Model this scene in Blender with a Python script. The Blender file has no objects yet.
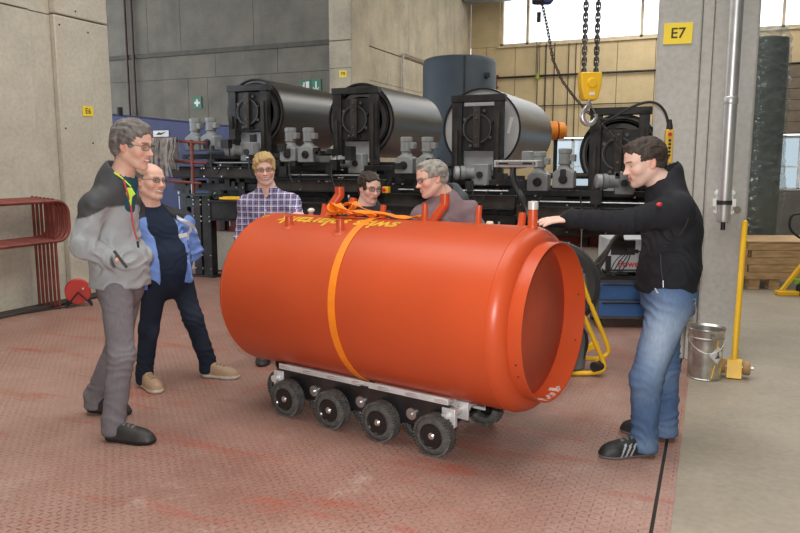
import bpy, bmesh, math, random
import numpy as np
from mathutils import Vector, Matrix
R_ = math.radians
rnd = random.Random(7)
SC = bpy.context.scene
COL = SC.collection
# ------------------------------------------------------------------ camera, world, light, exposure
F_PX, PITCH, YAW, EYE = 720.0, R_(8.02), R_(23.42), 1.5
cam_data = bpy.data.cameras.new('camera')
cam_data.sensor_width = 36.0
cam_data.lens = 36.0 * F_PX / 800.0
cam_data.clip_end = 200
cam = bpy.data.objects.new('camera', cam_data)
COL.objects.link(cam)
cam.location = (0, 0, EYE)
cam.rotation_euler = (R_(90) - PITCH, 0, YAW)
SC.camera = cam
SC.view_settings.view_transform = 'Standard'
SC.view_settings.look = 'None'
SC.view_settings.gamma = 1.0
SC.view_settings.use_curve_mapping = False
SC.view_settings.exposure = 0.72
world = bpy.data.worlds.new('overcast_sky')
SC.world = world
world.use_nodes = True
world.node_tree.nodes['Background'].inputs[0].default_value = (0.86, 0.93, 1.0, 1)
world.node_tree.nodes['Background'].inputs[1].default_value = 1.9
CY, SY = math.cos(YAW), math.sin(YAW)
def W(x, y, z=0.0):
    """plan coordinates measured along the viewing direction -> hall coordinates"""
    return Vector((x * CY - y * SY, x * SY + y * CY, z))
def area(name, loc, rot, sx, sy, power, col=(1, 1, 1)):
    d = bpy.data.lights.new(name, 'AREA'); d.shape = 'RECTANGLE'; d.size = sx; d.size_y = sy
    d.energy = power; d.color = col
    o = bpy.data.objects.new(name, d); COL.objects.link(o); o.location = loc; o.rotation_euler = rot
    return o
# roof lights of the hall (north lights high above the floor)
area('roof_light', (-2.0, 3.0, 8.6), (0, 0, 0), 9.0, 5.0, 400, (1.0, 0.97, 0.92))
area('roof_light', (-1.5, 21.5, 8.6), (0, 0, 0), 6.0, 6.0, 430, (1.0, 0.96, 0.88))
area('roof_light', (2.0, 12.0, 8.6), (0, 0, 0), 5.0, 8.0, 380, (1.0, 0.97, 0.93))
# the photographer's flash, just above the lens
fl = bpy.data.lights.new('camera_flash', 'AREA'); fl.shape = 'RECTANGLE'; fl.size = 0.10; fl.size_y = 0.06
fl.energy = 72; fl.color = (1.0, 0.98, 0.95)
flo = bpy.data.objects.new('camera_flash', fl); COL.objects.link(flo)
flo.location = W(0.0, -0.02, EYE + 0.16); flo.rotation_euler = (R_(90) - PITCH * 0.6, 0, YAW)

# ------------------------------------------------------------------ materials
MATS = {}
def mat(name, col, rough=0.6, metal=0.0, var=0.12, vscale=4.0, bump=0.0, bscale=60.0, col2=None, spec=0.5, coat=0.0, attr=False, trans=0.0, emit=None, stretch=(1, 1, 1), alpha=1.0):
    if name in MATS: return MATS[name]
    m = bpy.data.materials.new(name); m.use_nodes = True
    nt = m.node_tree; N = nt.nodes; L = nt.links; b = N['Principled BSDF']
    b.inputs['Roughness'].default_value = rough; b.inputs['Metallic'].default_value = metal
    b.inputs['Specular IOR Level'].default_value = spec
    b.inputs['Coat Weight'].default_value = coat
    b.inputs['Transmission Weight'].default_value = trans
    b.inputs['Alpha'].default_value = alpha
    if emit: b.inputs['Emission Color'].default_value = (*col, 1); b.inputs['Emission Strength'].default_value = emit
    tc = N.new('ShaderNodeTexCoord'); mp = N.new('ShaderNodeMapping'); mp.inputs['Scale'].default_value = stretch
    L.new(tc.outputs['Object'], mp.inputs['Vector'])
    c2 = col2 or tuple(max(0, c * (1 - var)) for c in col)
    c1 = tuple(min(1, c * (1 + var)) for c in col) if not col2 else col
    nz = N.new('ShaderNodeTexNoise'); nz.inputs['Scale'].default_value = vscale; nz.inputs['Detail'].default_value = 6
    L.new(mp.outputs[0], nz.inputs['Vector'])
    rp = N.new('ShaderNodeValToRGB'); rp.color_ramp.elements[0].position = 0.35; rp.color_ramp.elements[1].position = 0.65
    rp.color_ramp.elements[0].color = (*c2, 1); rp.color_ramp.elements[1].color = (*c1, 1)
    L.new(nz.outputs['Fac'], rp.inputs[0])
    if attr:
        at = N.new('ShaderNodeAttribute'); at.attribute_name = 'Col'
        mx = N.new('ShaderNodeMix'); mx.data_type = 'RGBA'; mx.blend_type = 'MULTIPLY'; mx.inputs[0].default_value = 1
        rp.color_ramp.elements[0].color = (1 - var, 1 - var, 1 - var, 1); rp.color_ramp.elements[1].color = (1, 1, 1, 1)
        L.new(at.outputs['Color'], mx.inputs[6]); L.new(rp.outputs[0], mx.inputs[7]); L.new(mx.outputs[2], b.inputs['Base Color'])
    else:
        L.new(rp.outputs[0], b.inputs['Base Color'])
    if bump > 0:
        n2 = N.new('ShaderNodeTexNoise'); n2.inputs['Scale'].default_value = bscale; n2.inputs['Detail'].default_value = 4
        L.new(mp.outputs[0], n2.inputs['Vector'])
        bp = N.new('ShaderNodeBump'); bp.inputs['Strength'].default_value = bump; bp.inputs['Distance'].default_value = 0.01
        L.new(n2.outputs['Fac'], bp.inputs['Height']); L.new(bp.outputs[0], b.inputs['Normal'])
    MATS[name] = m
    return m
def ramp2(N, a, b, p0=0.4, p1=0.6):
    r = N.new('ShaderNodeValToRGB'); e = r.color_ramp.elements
    e[0].position, e[1].position = p0, p1; e[0].color = (*a, 1); e[1].color = (*b, 1)
    return r
def concrete(name, base, dark, stain, stain_amt=0.5, rough=0.85):
    m = bpy.data.materials.new(name); m.use_nodes = True
    nt = m.node_tree; N = nt.nodes; L = nt.links; b = N['Principled BSDF']; b.inputs['Roughness'].default_value = rough
    b.inputs['Specular IOR Level'].default_value = 0.3
    tc = N.new('ShaderNodeTexCoord')
    n1 = N.new('ShaderNodeTexNoise'); n1.inputs['Scale'].default_value = 1.3; n1.inputs['Detail'].default_value = 8; n1.inputs['Roughness'].default_value = 0.62
    L.new(tc.outputs['Object'], n1.inputs['Vector'])
    r1 = ramp2(N, dark, base, 0.34, 0.62); L.new(n1.outputs['Fac'], r1.inputs[0])
    mp = N.new('ShaderNodeMapping'); mp.inputs['Scale'].default_value = (2.2, 2.2, 0.18); L.new(tc.outputs['Object'], mp.inputs['Vector'])
    n2 = N.new('ShaderNodeTexNoise'); n2.inputs['Scale'].default_value = 1.0; n2.inputs['Detail'].default_value = 6; L.new(mp.outputs[0], n2.inputs['Vector'])
    r2 = ramp2(N, (0, 0, 0), (1, 1, 1), 0.54, 0.78); L.new(n2.outputs['Fac'], r2.inputs[0])
    ml = N.new('ShaderNodeMath'); ml.operation = 'MULTIPLY'; ml.inputs[1].default_value = stain_amt; L.new(r2.outputs[0], ml.inputs[0])
    mx = N.new('ShaderNodeMix'); mx.data_type = 'RGBA'; L.new(ml.outputs[0], mx.inputs[0]); L.new(r1.outputs[0], mx.inputs[6]); mx.inputs[7].default_value = (*stain, 1)
    n3 = N.new('ShaderNodeTexNoise'); n3.inputs['Scale'].default_value = 26; n3.inputs['Detail'].default_value = 6; L.new(tc.outputs['Object'], n3.inputs['Vector'])
    r3 = ramp2(N, (0.88, 0.88, 0.88), (1.04, 1.04, 1.04), 0.35, 0.6); L.new(n3.outputs['Fac'], r3.inputs[0])
    mm = N.new('ShaderNodeMix'); mm.data_type = 'RGBA'; mm.blend_type = 'MULTIPLY'; mm.inputs[0].default_value = 0.7
    L.new(mx.outputs[2], mm.inputs[6]); L.new(r3.outputs[0], mm.inputs[7]); L.new(mm.outputs[2], b.inputs['Base Color'])
    bp = N.new('ShaderNodeBump'); bp.inputs['Strength'].default_value = 0.14; bp.inputs['Distance'].default_value = 0.01
    L.new(n3.outputs['Fac'], bp.inputs['Height']); L.new(bp.outputs[0], b.inputs['Normal'])
    return m
def steel_floor():
    """worn red paint on raised-tread steel plate"""
    m = bpy.data.materials.new('red_tread_plate'); m.use_nodes = True
    nt = m.node_tree; N = nt.nodes; L = nt.links; b = N['Principled BSDF']
    tc = N.new('ShaderNodeTexCoord'); V = tc.outputs['Object']
    def noise(s, d=6, vec=None, ro=0.6):
        n = N.new('ShaderNodeTexNoise'); n.inputs['Scale'].default_value = s; n.inputs['Detail'].default_value = d; n.inputs['Roughness'].default_value = ro
        L.new(vec or V, n.inputs['Vector']); return n.outputs['Fac']
    a = ramp2(N, (0.27, 0.145, 0.112), (0.43, 0.275, 0.228), 0.36, 0.66); L.new(noise(0.55, 10, None, 0.7), a.inputs[0])
    # fresh red paint scuffs, drawn out across the plates
    mp = N.new('ShaderNodeMapping'); mp.inputs['Scale'].default_value = (0.5, 1.8, 1); L.new(V, mp.inputs['Vector'])
    r2 = ramp2(N, (0, 0, 0), (1, 1, 1), 0.54, 0.66); L.new(noise(2.1, 9, mp.outputs[0], 0.72), r2.inputs[0])
    x1 = N.new('ShaderNodeMix'); x1.data_type = 'RGBA'; L.new(r2.outputs[0], x1.inputs[0]); L.new(a.outputs[0], x1.inputs[6]); x1.inputs[7].default_value = (0.36, 0.115, 0.08, 1)
    # grey dust patches
    r3 = ramp2(N, (0, 0, 0), (0.55, 0.55, 0.55), 0.60, 0.76); L.new(noise(2.9, 7), r3.inputs[0])
    x2 = N.new('ShaderNodeMix'); x2.data_type = 'RGBA'; L.new(r3.outputs[0], x2.inputs[0]); L.new(x1.outputs[2], x2.inputs[6]); x2.inputs[7].default_value = (0.50, 0.41, 0.36, 1)
    # speckle
    r4 = ramp2(N, (0.78, 0.78, 0.78), (1.12, 1.12, 1.12), 0.38, 0.62); L.new(noise(70, 3), r4.inputs[0])
    x3 = N.new('ShaderNodeMix'); x3.data_type = 'RGBA'; x3.blend_type = 'MULTIPLY'; x3.inputs[0].default_value = 0.8; L.new(x2.outputs[2], x3.inputs[6]); L.new(r4.outputs[0], x3.inputs[7])
    # tread lozenges: small bars, alternating in direction
    def lattice(off, ang):
        mpp = N.new('ShaderNodeMapping'); mpp.inputs['Location'].default_value = off; L.new(V, mpp.inputs['Vector'])
        sc = N.new('ShaderNodeVectorMath'); sc.operation = 'SCALE'; sc.inputs['Scale'].default_value = 1 / 0.052; L.new(mpp.outputs[0], sc.inputs[0])
        fr = N.new('ShaderNodeVectorMath'); fr.operation = 'FRACTION'; L.new(sc.outputs[0], fr.inputs[0])
        sb = N.new('ShaderNodeVectorMath'); sb.operation = 'SUBTRACT'; sb.inputs[1].default_value = (0.5, 0.5, 0.5); L.new(fr.outputs[0], sb.inputs[0])
        ro = N.new('ShaderNodeVectorRotate'); ro.rotation_type = 'Z_AXIS'; ro.inputs['Angle'].default_value = ang; L.new(sb.outputs[0], ro.inputs['Vector'])
        sx = N.new('ShaderNodeSeparateXYZ'); L.new(ro.outputs[0], sx.inputs[0])
        ax = N.new('ShaderNodeMath'); ax.operation = 'MULTIPLY'; ax.inputs[1].default_value = 3.1; L.new(sx.outputs[0], ax.inputs[0])
        ay = N.new('ShaderNodeMath'); ay.operation = 'MULTIPLY'; ay.inputs[1].default_value = 11.0; L.new(sx.outputs[1], ay.inputs[0])
        a2 = N.new('ShaderNodeMath'); a2.operation = 'MULTIPLY'; L.new(ax.outputs[0], a2.inputs[0]); L.new(ax.outputs[0], a2.inputs[1])
        b2 = N.new('ShaderNodeMath'); b2.operation = 'MULTIPLY'; L.new(ay.outputs[0], b2.inputs[0]); L.new(ay.outputs[0], b2.inputs[1])
        s = N.new('ShaderNodeMath'); s.operation = 'ADD'; L.new(a2.outputs[0], s.inputs[0]); L.new(b2.outputs[0], s.inputs[1])
        r = N.new('ShaderNodeMapRange'); r.inputs['From Min'].default_value = 0.5; r.inputs['From Max'].default_value = 1.0; r.inputs['To Min'].default_value = 1; r.inputs['To Max'].default_value = 0
        L.new(s.outputs[0], r.inputs['Value']); return r.outputs[0]
    l1 = lattice((0, 0, 0), 0.0); l2 = lattice((0.026, 0.026, 0), math.pi / 2)
    mxx = N.new('ShaderNodeMath'); mxx.operation = 'MAXIMUM'; L.new(l1, mxx.inputs[0]); L.new(l2, mxx.inputs[1])
    # the treads are worn dark
    wr = ramp2(N, (0.15, 0.15, 0.15), (0.75, 0.75, 0.75), 0.38, 0.66); L.new(noise(1.7, 5), wr.inputs[0])
    f = N.new('ShaderNodeMath'); f.operation = 'MULTIPLY'; L.new(mxx.outputs[0], f.inputs[0]); L.new(wr.outputs[0], f.inputs[1])
    x4 = N.new('ShaderNodeMix'); x4.data_type = 'RGBA'; L.new(f.outputs[0], x4.inputs[0]); L.new(x3.outputs[2], x4.inputs[6]); x4.inputs[7].default_value = (0.10, 0.052, 0.045, 1)
    L.new(x4.outputs[2], b.inputs['Base Color'])
    bp = N.new('ShaderNodeBump'); bp.inputs['Strength'].default_value = 0.5; bp.inputs['Distance'].default_value = 0.003
    L.new(mxx.outputs[0], bp.inputs['Height']); L.new(bp.outputs[0], b.inputs['Normal'])
    b.inputs['Roughness'].default_value = 0.5; b.inputs['Specular IOR Level'].default_value = 0.4
    return m
def plaid():
    m = bpy.data.materials.new('plaid_cotton'); m.use_nodes = True
    nt = m.node_tree; N = nt.nodes; L = nt.links; b = N['Principled BSDF']; b.inputs['Roughness'].default_value = 0.9
    tc = N.new('ShaderNodeTexCoord'); sp = N.new('ShaderNodeSeparateXYZ'); L.new(tc.outputs['Object'], sp.inputs[0])
    def stripes(sock, per, w, ph=0.0):
        a = N.new('ShaderNodeMath'); a.operation = 'MULTIPLY_ADD'; a.inputs[1].default_value = 1 / per; a.inputs[2].default_value = ph + 20; L.new(sock, a.inputs[0])
        f = N.new('ShaderNodeMath'); f.operation = 'FRACT'; L.new(a.outputs[0], f.inputs[0])
        g = N.new('ShaderNodeMath'); g.operation = 'LESS_THAN'; g.inputs[1].default_value = w; L.new(f.outputs[0], g.inputs[0]); return g.outputs[0]
    cur = None
    def over(col, fac, amt):
        nonlocal cur
        mu = N.new('ShaderNodeMath'); mu.operation = 'MULTIPLY'; mu.inputs[1].default_value = amt; L.new(fac, mu.inputs[0])
        mx = N.new('ShaderNodeMix'); mx.data_type = 'RGBA'; L.new(mu.outputs[0], mx.inputs[0])
        if cur is None: mx.inputs[6].default_value = (0.060, 0.066, 0.20, 1)
        else: L.new(cur, mx.inputs[6])
        mx.inputs[7].default_value = (*col, 1); cur = mx.outputs[2]
    X, Z = sp.outputs[0], sp.outputs[2]
    over((0.30, 0.32, 0.48), stripes(X, 0.046, 0.36), 0.6)
    over((0.30, 0.32, 0.48), stripes(Z, 0.046, 0.36), 0.6)
    over((0.42, 0.20, 0.24), stripes(X, 0.046, 0.10, 0.35), 0.6)
    over((0.42, 0.20, 0.24), stripes(Z, 0.046, 0.10, 0.35), 0.6)
    over((0.80, 0.78, 0.82), stripes(X, 0.046, 0.11), 0.75)
    over((0.80, 0.78, 0.82), stripes(Z, 0.046, 0.11), 0.75)
    L.new(cur, b.inputs['Base Color'])
    return m

# ------------------------------------------------------------------ mesh building
def frame_to(a, b):
    a, b = Vector(a), Vector(b); z = (b - a); l = z.length; z = z / l if l > 1e-9 else Vector((0, 0, 1))
    x = z.orthogonal().normalized(); y = z.cross(x)
    if abs(z.z) < 0.999:
        y = (Vector((0, 0, 1)) - z * z.z).normalized(); x = y.cross(z)
    return x, y, z, l
class MB:
    def __init__(s): s.v = []; s.f = []
    def add(s, vs, fs):
        o = len(s.v); s.v += [tuple(v) for v in vs]; s.f += [tuple(i + o for i in f) for f in fs]; return s
    def box(s, x0, x1, y0, y1, z0, z1):
        x0, x1 = min(x0, x1), max(x0, x1); y0, y1 = min(y0, y1), max(y0, y1); z0, z1 = min(z0, z1), max(z0, z1)
        return s.add([(x0, y0, z0), (x1, y0, z0), (x1, y1, z0), (x0, y1, z0), (x0, y0, z1), (x1, y0, z1), (x1, y1, z1), (x0, y1, z1)],
                     [(0, 3, 2, 1), (4, 5, 6, 7), (0, 1, 5, 4), (1, 2, 6, 5), (2, 3, 7, 6), (3, 0, 4, 7)])
    def bar(s, a, b, w, h, up=None):
        """rectangular bar from a to b, w wide sideways, h high"""
        x, y, z, l = frame_to(a, b)
        if up is not None:
            u = Vector(up); y = (u - z * u.dot(z)).normalized(); x = y.cross(z)
        a = Vector(a); b = Vector(b); vs = []
        for p in (a, b):
            for sx, sy in ((-1, -1), (1, -1), (1, 1), (-1, 1)): vs.append(p + x * sx * w / 2 + y * sy * h / 2)
        return s.add(vs, [(0, 3, 2, 1), (4, 5, 6, 7), (0, 1, 5, 4), (1, 2, 6, 5), (2, 3, 7, 6), (3, 0, 4, 7)])
    def cyl(s, a, b, r, r2=None, n=20, cap=True):
        x, y, z, l = frame_to(a, b); r2 = r if r2 is None else r2; a = Vector(a); b = Vector(b); vs = []
        for p, q in ((a, r), (b, r2)):
            for i in range(n):
                t = 2 * math.pi * i / n; vs.append(p + x * math.cos(t) * q + y * math.sin(t) * q)
        fs = [(i, (i + 1) % n, n + (i + 1) % n, n + i) for i in range(n)]
        if cap: fs += [tuple(range(n))[::-1], tuple(range(n, 2 * n))]
        return s.add(vs, fs)
    def lathe(s, a, axis, prof, n=32, closed=False, cap=True):
        """prof: list of (distance along axis, radius)"""
        a = Vector(a); x, y, z, l = frame_to(a, a + Vector(axis)); vs = []; fs = []
        for d, r in prof:
            for i in range(n):
                t = 2 * math.pi * i / n; vs.append(a + z * d + x * math.cos(t) * r + y * math.sin(t) * r)
        m = len(prof)
        for j in range(m if closed else m - 1):
            k = (j + 1) % m
            for i in range(n): fs.append((j * n + i, j * n + (i + 1) % n, k * n + (i + 1) % n, k * n + i))
        if not closed and cap:
            if prof[0][1] > 1e-5: fs.append(tuple(range(n))[::-1])
            if prof[-1][1] > 1e-5: fs.append(tuple(range((m - 1) * n, m * n)))
        return s.add(vs, fs)
    def tube(s, pts, r, n=8, closed=False, smooth=0):
        P = [Vector(p) for p in pts]
        for _ in range(smooth):
            Q = []
            m = len(P)
            for i in range(m if closed else m - 1):
                a, b = P[i], P[(i + 1) % m]; Q += [a * .75 + b * .25, a * .25 + b * .75]
            if not closed: Q = [P[0]] + Q[1:-1] + [P[-1]]
            P = Q
        m = len(P); rr = r if isinstance(r, (list, tuple)) else [r] * m; vs = []; up = None
        for i in range(m):
            if closed: t = (P[(i + 1) % m] - P[i - 1]).normalized()
            else: t = (P[min(i + 1, m - 1)] - P[max(i - 1, 0)]).normalized()
            if up is None: up = t.orthogonal().normalized()
            up = (up - t * up.dot(t)).normalized(); sd = t.cross(up)
            for j in range(n):
                a = 2 * math.pi * j / n; vs.append(P[i] + (up * math.cos(a) + sd * math.sin(a)) * rr[min(i, len(rr) - 1)])
        fs = []
        for i in range(m if closed else m - 1):
            k = (i + 1) % m
            for j in range(n): fs.append((i * n + j, i * n + (j + 1) % n, k * n + (j + 1) % n, k * n + j))
        if not closed: fs += [tuple(range(n))[::-1], tuple(range((m - 1) * n, m * n))]
        return s.add(vs, fs)
    def ribbon(s, pts, nrm, w, th):
        """flat band through pts; nrm = list of side directions"""
        P = [Vector(p) for p in pts]; m = len(P); vs = []
        for i in range(m):
            t = (P[min(i + 1, m - 1)] - P[max(i - 1, 0)]).normalized(); sd = Vector(nrm[i]); sd = (sd - t * sd.dot(t)).normalized(); n = sd.cross(t)
            for a, b in ((-1, -1), (1, -1), (1, 1), (-1, 1)): vs.append(P[i] + sd * a * w / 2 + n * b * th / 2)
        fs = [(0, 3, 2, 1), (4 * m - 4, 4 * m - 3, 4 * m - 2, 4 * m - 1)]
        for i in range(m - 1):
            for j in range(4): fs.append((4 * i + j, 4 * i + (j + 1) % 4, 4 * i + 4 + (j + 1) % 4, 4 * i + 4 + j))
        return s.add(vs, fs)
    def sphere(s, c, r, n=12, m=8):
        r = (r, r, r) if not isinstance(r, (tuple, list)) else r; vs = [(c[0], c[1], c[2] - r[2])]
        for j in range(1, m):
            ph = math.pi * j / m - math.pi / 2
            for i in range(n):
                t = 2 * math.pi * i / n; vs.append((c[0] + r[0] * math.cos(ph) * math.cos(t), c[1] + r[1] * math.cos(ph) * math.sin(t), c[2] + r[2] * math.sin(ph)))
        vs.append((c[0], c[1], c[2] + r[2])); fs = []
        for i in range(n): fs.append((0, 1 + (i + 1) % n, 1 + i))
        for j in range(m - 2):
            for i in range(n): a = 1 + j * n; fs.append((a + i, a + (i + 1) % n, a + n + (i + 1) % n, a + n + i))
        e = len(vs) - 1; a = 1 + (m - 2) * n
        for i in range(n): fs.append((e, a + i, a + (i + 1) % n))
        return s.add(vs, fs)
    def prism(s, poly, axis, d0, d1):
        """extrude a 2-D outline; axis 0/1/2 = direction of extrusion"""
        n = len(poly); vs = []
        for d in (d0, d1):
            for p, q in poly: vs.append((d, p, q) if axis == 0 else (p, d, q) if axis == 1 else (p, q, d))
        fs = [(i, (i + 1) % n, n + (i + 1) % n, n + i) for i in range(n)] + [tuple(range(n))[::-1], tuple(range(n, 2 * n))]
        return s.add(vs, fs)
    def xf(s, M): s.v = [tuple(M @ Vector(v)) for v in s.v]; return s
    def mesh(s, name):
        me = bpy.data.meshes.new(name); me.from_pydata(s.v, [], s.f)
        bm = bmesh.new(); bm.from_mesh(me); bmesh.ops.recalc_face_normals(bm, faces=bm.faces); bm.to_mesh(me); bm.free()
        me.polygons.foreach_set('use_smooth', [True] * len(me.polygons)); me.set_sharp_from_angle(angle=R_(35)); me.update()
        return me
def part(name, mb, m, parent=None, bevel=0, label=None, kind=None):
    me = mb.mesh(name) if isinstance(mb, MB) else mb
    if m is not None and not me.materials: me.materials.append(m)
    o = bpy.data.objects.new(name, me); COL.objects.link(o)
    if parent is not None: o.parent = parent
    if bevel:
        bv = o.modifiers.new('bevel', 'BEVEL'); bv.width = bevel; bv.segments = 2; bv.limit_method = 'ANGLE'; bv.angle_limit = R_(40)
    if label: o['label'] = label
    if kind: o['kind'] = kind
    return o
def tag(o, label, cat, group=None):
    o['label'] = label; o['category'] = cat
    if group: o['group'] = group
    return o
def thing(name, label, cat, loc=(0, 0, 0), rz=0.0, group=None):
    o = bpy.data.objects.new(name, None); o.empty_display_size = 0.1; COL.objects.link(o); o.location = loc; o.rotation_euler = (0, 0, rz)
    return tag(o, label, cat, group)
def struct(name, mb, m, parent=None, bevel=0):
    o = part(name, mb, m, parent, bevel)
    if parent is None: o['kind'] = 'structure'
    return o
def dup(o, parent=None, loc=None, label=None):
    c = o.copy(); COL.objects.link(c)
    if parent is not None: c.parent = parent
    if loc is not None: c.location = loc
    if label: c['label'] = label
    for ch in list(o.children): dup(ch, c)
    return c
def text_mesh(s, size, name='text', bold=0.0):
    cu = bpy.data.curves.new(name, 'FONT'); cu.body = s; cu.size = size; cu.align_x = 'CENTER'; cu.align_y = 'CENTER'; cu.offset = bold; cu.resolution_u = 3
    o = bpy.data.objects.new(name, cu); COL.objects.link(o)
    dg = bpy.context.evaluated_depsgraph_get(); me = bpy.data.meshes.new_from_object(o.evaluated_get(dg))
    bpy.data.objects.remove(o); bpy.data.curves.remove(cu)
    return me
def sign(name, label, w, h, txt, size, loc, rz, back, ink, parent=None):
    """flat plate facing local -Y with lettering"""
    t = thing(name, label, 'sign', loc, rz)
    part('plate', MB().box(-w / 2, w / 2, -0.006, 0, -h / 2, h / 2), back, t, 0.001)
    me = text_mesh(txt, size, 'lettering', size * 0.012); me.transform(Matrix.Rotation(R_(90), 4, 'X')); me.transform(Matrix.Translation((0, -0.0075, 0)))
    part('lettering', me, ink, t)
    return t
# ------------------------------------------------------------------ the hall
M_red = steel_floor()
M_con_floor = concrete('floor_concrete', (0.34, 0.295, 0.23), (0.27, 0.235, 0.185), (0.20, 0.17, 0.13), 0.35, 0.6)
M_wall_l = concrete('cast_wall_warm', (0.60, 0.565, 0.47), (0.49, 0.46, 0.385), (0.47, 0.35, 0.20), 0.5)
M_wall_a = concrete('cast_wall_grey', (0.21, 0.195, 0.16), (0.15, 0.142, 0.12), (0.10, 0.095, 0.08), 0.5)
M_wall_b = concrete('cast_wall_beige', (0.56, 0.49, 0.37), (0.40, 0.355, 0.275), (0.31, 0.265, 0.20), 0.5)
M_wall_c = concrete('cast_wall_yellow', (0.64, 0.51, 0.31), (0.53, 0.43, 0.26), (0.42, 0.33, 0.20), 0.45)
M_col = concrete('column_concrete', (0.52, 0.515, 0.49), (0.42, 0.42, 0.40), (0.36, 0.355, 0.33), 0.3)
M_gap = mat('joint_dark', (0.03, 0.026, 0.022), 0.9)
M_joint = mat('joint_grey', (0.22, 0.195, 0.155), 0.9)
M_dark = mat('dark_steel', (0.034, 0.034, 0.035), 0.5, 0.5, 0.35, 6, 0.1, 40)
M_brown = mat('rusty_steel', (0.055, 0.047, 0.042), 0.6, 0.4, 0.35, 5, 0.1, 40)
M_black = mat('black_rubber', (0.016, 0.016, 0.017), 0.6)
M_zinc = mat('zinc', (0.55, 0.56, 0.58), 0.35, 0.9, 0.15, 9)
M_white = mat('white_paint', (0.75, 0.75, 0.74), 0.5)
M_yel = mat('yellow_paint', (0.85, 0.50, 0.02), 0.4, 0, 0.08, 5)
M_sign = mat('sign_yellow', (0.95, 0.72, 0.04), 0.45, 0, 0.03)
M_ink = mat('sign_ink', (0.035, 0.03, 0.02), 0.6)
M_maroon = mat('maroon_paint', (0.155, 0.028, 0.022), 0.55, 0, 0.25, 5)
M_rail = mat('red_oxide_paint', (0.20, 0.045, 0.032), 0.45, 0, 0.3, 8)
M_blue = mat('blue_paint', (0.020, 0.030, 0.115), 0.5, 0, 0.12, 3)

floor = struct('floor', MB().box(-22, 14, -4, 30, -0.12, -0.02), M_gap)
struct('concrete_slab', MB().box(-0.085, 14, -4, 30, -0.02, 0.0), M_con_floor, floor)
def seam_plate(x0, x1, y0, y1): struct('steel_plate', MB().box(x0, x1, y0, y1, -0.012, 0.0), M_red, floor)
xs = [-22, -15.0, -10.0, -6.6, -3.3, -0.165]
ys = [-4, 0.2, 3.70, 5.81, 8.6, 12, 17]
for i in range(5):
    for j in range(6):
        g = 0.0012
        seam_plate(xs[i] + g, xs[i + 1] - g, ys[j] + g, ys[j + 1] - g)
seam_plate(-0.150, -0.0855, -4, 12)
struct('concrete_slab', MB().box(-22, -0.0855, 17, 30, -0.02, 0.0), M_con_floor, floor)
# left wall with its pilaster
wl = struct('wall_left', MB().box(-7.1, -6.66, -4, 5.86, 0, 9), M_joint)
for y0, y1 in ((-4, -1.4), (-1.4, 1.4), (1.4, 4.2), (4.2, 5.58)):
    for z0, z1 in ((0, 3.085), (3.10, 6.0), (6.02, 9)):
        struct('concrete_panel', MB().box(-6.66, -6.60, y0 + .004, y1 - .004, z0, z1), M_wall_l, wl, 0.004)
for z0, z1 in ((0, 3.09), (3.10, 6.0), (6.02, 9)):
    struct('concrete_panel', MB().box(-6.66, -6.635, 5.59, 5.862, z0, z1), M_wall_l, wl, 0.004)
tr = struct('trim_1', MB().box(-7.1, -6.64, 5.87, 6.55, 0, 9), M_joint)
for z0, z1 in ((0, 3.10), (3.115, 6.0), (6.02, 9)):
    struct('concrete_panel', MB().box(-7.1, -6.575, 5.867, 6.62, z0, z1), M_wall_l, tr, 0.012)
for y, z in ((5.93, 3.28), (6.16, 3.18), (6.32, 2.98), (5.93, 3.0), (5.93, 1.9), (6.3, 1.75)):
    struct('tie_hole', MB().cyl((-6.58, y, z), (-6.573, y, z), 0.011, n=10), M_gap, tr)
for y, z in ((5.1, 2.5), (3.0, 2.5), (5.0, 1.45)):
    struct('tie_hole', MB().cyl((-6.61, y, z), (-6.5985, y, z), 0.011, n=10), M_gap, wl)
struct('baseboard_left', MB().box(-6.57, -6.36, 4.2, 6.30, 0, 0.025), M_brown, None, 0.004)
# wall behind the machines, its pier, the side wall and the window wall
def panelled(name, m, axis, fix, thick, lo, hi, rows, joint=M_joint, gap=0.012, face=-1):
    """wall of cast panels; rows = [(z0, z1, [joint positions])]"""
    def bx(a0, a1, d0, d1, z0, z1):
        return MB().box(a0, a1, d0, d1, z0, z1) if axis == 'x' else MB().box(d0, d1, a0, a1, z0, z1)
    inner = fix - face * 0.05
    w = struct(name, bx(lo, hi, inner, fix - face * thick, rows[0][0], rows[-1][1]), joint)
    for z0, z1, js in rows:
        e = [lo] + list(js) + [hi]
        for a, b in zip(e[:-1], e[1:]):
            struct('concrete_panel', bx(a + gap / 2, b - gap / 2, inner, fix, z0 + gap / 2, z1 - gap / 2), m, w)
    return w
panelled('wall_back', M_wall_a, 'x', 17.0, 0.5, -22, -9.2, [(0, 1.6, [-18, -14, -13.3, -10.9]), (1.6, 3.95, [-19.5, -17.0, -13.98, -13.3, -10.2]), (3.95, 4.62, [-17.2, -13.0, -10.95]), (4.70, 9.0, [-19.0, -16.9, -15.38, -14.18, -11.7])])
struct('trim_2', MB().box(-22, -9.25, 16.93, 17.0, 4.60, 4.72), mat('seam_strip', (.10, .095, .08), .9))
pier = panelled('wall_pier', M_wall_b, 'x', 16.72, 0.6, -9.22, -8.585, [(0, 3.95, []), (3.95, 4.62, []), (4.64, 9, [])])
struct('concrete_panel', MB().box(-8.60, -8.575, 16.73, 17.75, 0, 9), M_wall_b, pier)
panelled('wall_side', M_wall_b, 'y', -8.60, 0.6, 17.75, 26.5, [(0, 3.75, [20.4, 23.4]), (3.75, 4.62, [19.0, 22.0]), (4.64, 9.0, [20.5, 23.0, 24.6])], face=1)
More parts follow.
